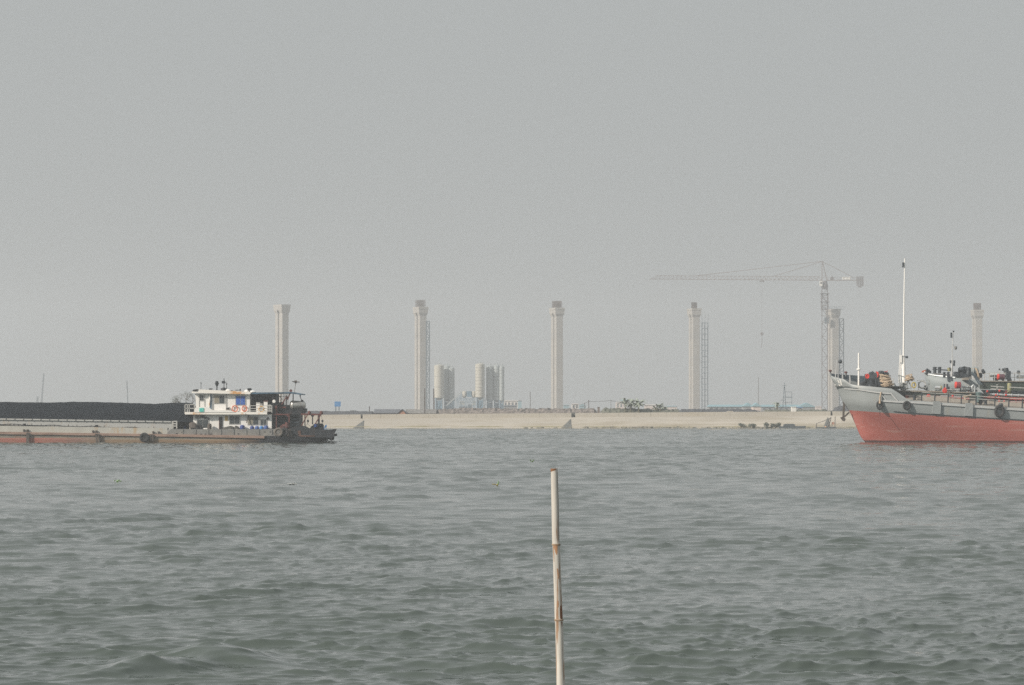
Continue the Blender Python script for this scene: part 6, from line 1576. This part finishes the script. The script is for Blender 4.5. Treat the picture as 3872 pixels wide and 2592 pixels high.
b = MB(); pts = [F(x,y) for x, y, r_ in ctr]; rs_ = [r_/ppm(YF) for x, y, r_ in ctr]
b.tube(pts, rs_, 28, caps=False)
rim = [(rs_[0]*.97, .0), (rs_[0]*.72, .001)]
b.build('cane', M['bamboo'], bp_)
b = MB(); t0 = pts[0]; b.lathe(t0, [(rs_[0]*.55,-.05),(rs_[0]*.60,-.02),(rs_[0]*.7,.001),(rs_[0]*1.0,.003),(rs_[0]*1.02,-.012),(rs_[0]*.9,-.03)], 28)
b.build('cut_end', M['bamboo_in'], bp_)
for py_n in (2060, 2345, 2656, 2965):
    x_, r_ = interp(py_n, [(a[1],a[0]) for a in ctr]), interp(py_n, [(a[1],a[2]) for a in ctr])/ppm(YF)
    b = MB(); b.lathe(F(x_, py_n), [(r_*.93,-.009),(r_*1.015,-.004),(r_*1.045,.0),(r_*1.01,.004),(r_*.93,.008)], 28); b.build('node', M['nodem'], bp_)
b = MB(); rows = []
for py in range(1786, 2053, 12):
    t = (py-1786)/266; x, r_ = interp(py, [(a[1],a[0]) for a in ctr]), interp(py, [(a[1],a[2]) for a in ctr])
    ang = R(52); w = (1.0+1.2*t)*(.4 if py > 2040 or py < 1800 else 1)
    rows.append([F(x+r_*math.sin(ang)-w, py, -r_/ppm(YF)*math.cos(ang)-.0012), F(x+r_*math.sin(ang)+w*.5, py, -r_/ppm(YF)*math.cos(ang)-.0004)])
b.grid(rows); b.build('split', M['split'], bp_)
def scar(pts_, ang0, ang1, m, name='scar'):
    b = MB(); rows = []
    for py, a0, a1 in pts_:
        x, r_ = interp(py, [(a[1],a[0]) for a in ctr]), interp(py, [(a[1],a[2]) for a in ctr])
        rows.append([F(x+(r_+.25)*math.sin(R(a0+(a1-a0)*k/4)), py, -(r_+.25)/ppm(YF)*math.cos(R(a0+(a1-a0)*k/4))) for k in range(5)])
    b.grid(rows); return b.build(name, m, bp_)
M['scar'] = mat('brown_scar', (0.17, 0.075, 0.035), .7, var=.4, vscale=20, stretch=(1,1,.3)); M['scar2'] = mat('rust_scar', (0.36, 0.20, 0.11), .7, var=.3, vscale=20, stretch=(1,1,.3))
scar([(2062,-45,20),(2075,-35,15),(2090,-20,12),(2098,-5,5)], 0, 0, M['scar2']); scar([(2066,-60,-45),(2100,-58,-40),(2125,-52,-46)], 0, 0, M['scar2'])
scar([(2290,30,62),(2300,22,70),(2335,18,72),(2341,25,65)], 0, 0, M['scar']); scar([(2351,30,55),(2362,35,48),(2372,40,44)], 0, 0, M['scar'])
scar([(2272,-15,5),(2285,-18,8),(2297,-10,2)], 0, 0, M['scar2']); scar([(2150,-5,15),(2175,0,22),(2190,8,14)], 0, 0, M['scar2'])
# ------------------------------------------------------------ floating plants
M['hyac'] = mat('water_hyacinth_leaf', (0.10, 0.17, 0.06), .5, var=.3, vscale=8); M['hyac2'] = mat('yellowed_leaf', (0.34, 0.28, 0.09), .6, var=.3, vscale=8)
M['hyac3'] = mat('pale_hyacinth_leaf', (0.20, 0.30, 0.18), .5, var=.2, vscale=8)
def wplant(px, py, leaves, label):
    Y = EYE*FPX/(py-HY); k = Y/FPX; c = Vector(((px-CX)*k, Y, .06)); e = empty('water_hyacinth', c, label, 'plant', 'water hyacinths adrift on the river')
    for i, (dx, dz, w, h_, lean, m) in enumerate(leaves):
        b = MB(); rows = []
        for j in range(7):
            t = j/6; wd = w*k/2*math.sin(math.pi*(.12+.86*t)); p = c+Vector((dx*k+lean*k*t, -.04*i, dz*k+h_*k*t))
            rows.append([p+Vector((-wd, .05*wd, 0)), p+Vector((0, -.25*wd, 0)), p+Vector((wd, .05*wd, 0))])
        b.grid(rows); o = b.build('leaf', M[m], e, fix=False); s_ = o.modifiers.new('s', 'SOLIDIFY'); s_.thickness = .01
    b = MB(); b.lathe(c+Vector((0,0,-.08)), [(.04,0),(3*k,.03),(4*k,.07),(1.5*k,.12)], 12); b.build('root_mat', M['hyac2'] if leaves[0][5] == 'hyac3' else M['hyac'], e)
wplant(1880, 1838, [(2,0,6,17,3,'hyac3'),(4,0,5,10,3,'hyac'),(-8,-1,12,5,-4,'hyac2'),(-14,0,8,4,-3,'hyac2')], 'water hyacinth with one upright pale leaf, left of the bamboo pole top')
wplant(2012, 1749, [(-6,0,4,9,-1,'hyac'),(5,0,4,9,1,'hyac'),(1,0,9,3,4,'hyac')], 'tiny two-horned water hyacinth farthest out, above the bamboo pole')
wplant(443, 1826, [(-11,0,5,8,4,'hyac'),(0,0,14,8,6,'hyac3'),(6,0,16,4,6,'hyac'),(14,0,8,4,2,'hyac')], 'flat green water hyacinth drifting alone at the left')
b = MB(); Y = EYE*FPX/(1834-HY); k = Y/FPX; rr = random.Random(3)
M['foam'] = mat('white_foam', (0.36,0.38,0.38), .6)
for _ in range(14):
    c = Vector(((1108-CX+rr.gauss(0,9))*k, Y+rr.gauss(0,.35), .05+rr.uniform(0,.03))); b.lathe(c, [(.02,-.03),(.06*rr.uniform(.5,1.3),.0),(.02,.03)], 8)
tag(b.build('foam_patch', M['foam']), 'small streak of white foam on the water left of the upright hyacinth', 'foam', kind='stuff')


# ------------------------------------------------------------ haze
def make_haze():
    b = MB(); b.box(-1150, 1150, -60, 2700, -1.2, 94)
    m = bpy.data.materials.new('river_haze'); m.use_nodes = True; N = m.node_tree.nodes; L = m.node_tree.links
    N.remove(N['Principled BSDF']); v = N.new('ShaderNodeVolumePrincipled')
    v.inputs['Density'].default_value = 0.00040; v.inputs['Color'].default_value = (0.865, 0.90, 0.935, 1); v.inputs['Anisotropy'].default_value = 0.2
    L.new(v.outputs[0], N['Material Output'].inputs['Volume'])
    o = b.build('haze', m); tag(o, kind='stuff')
make_haze()
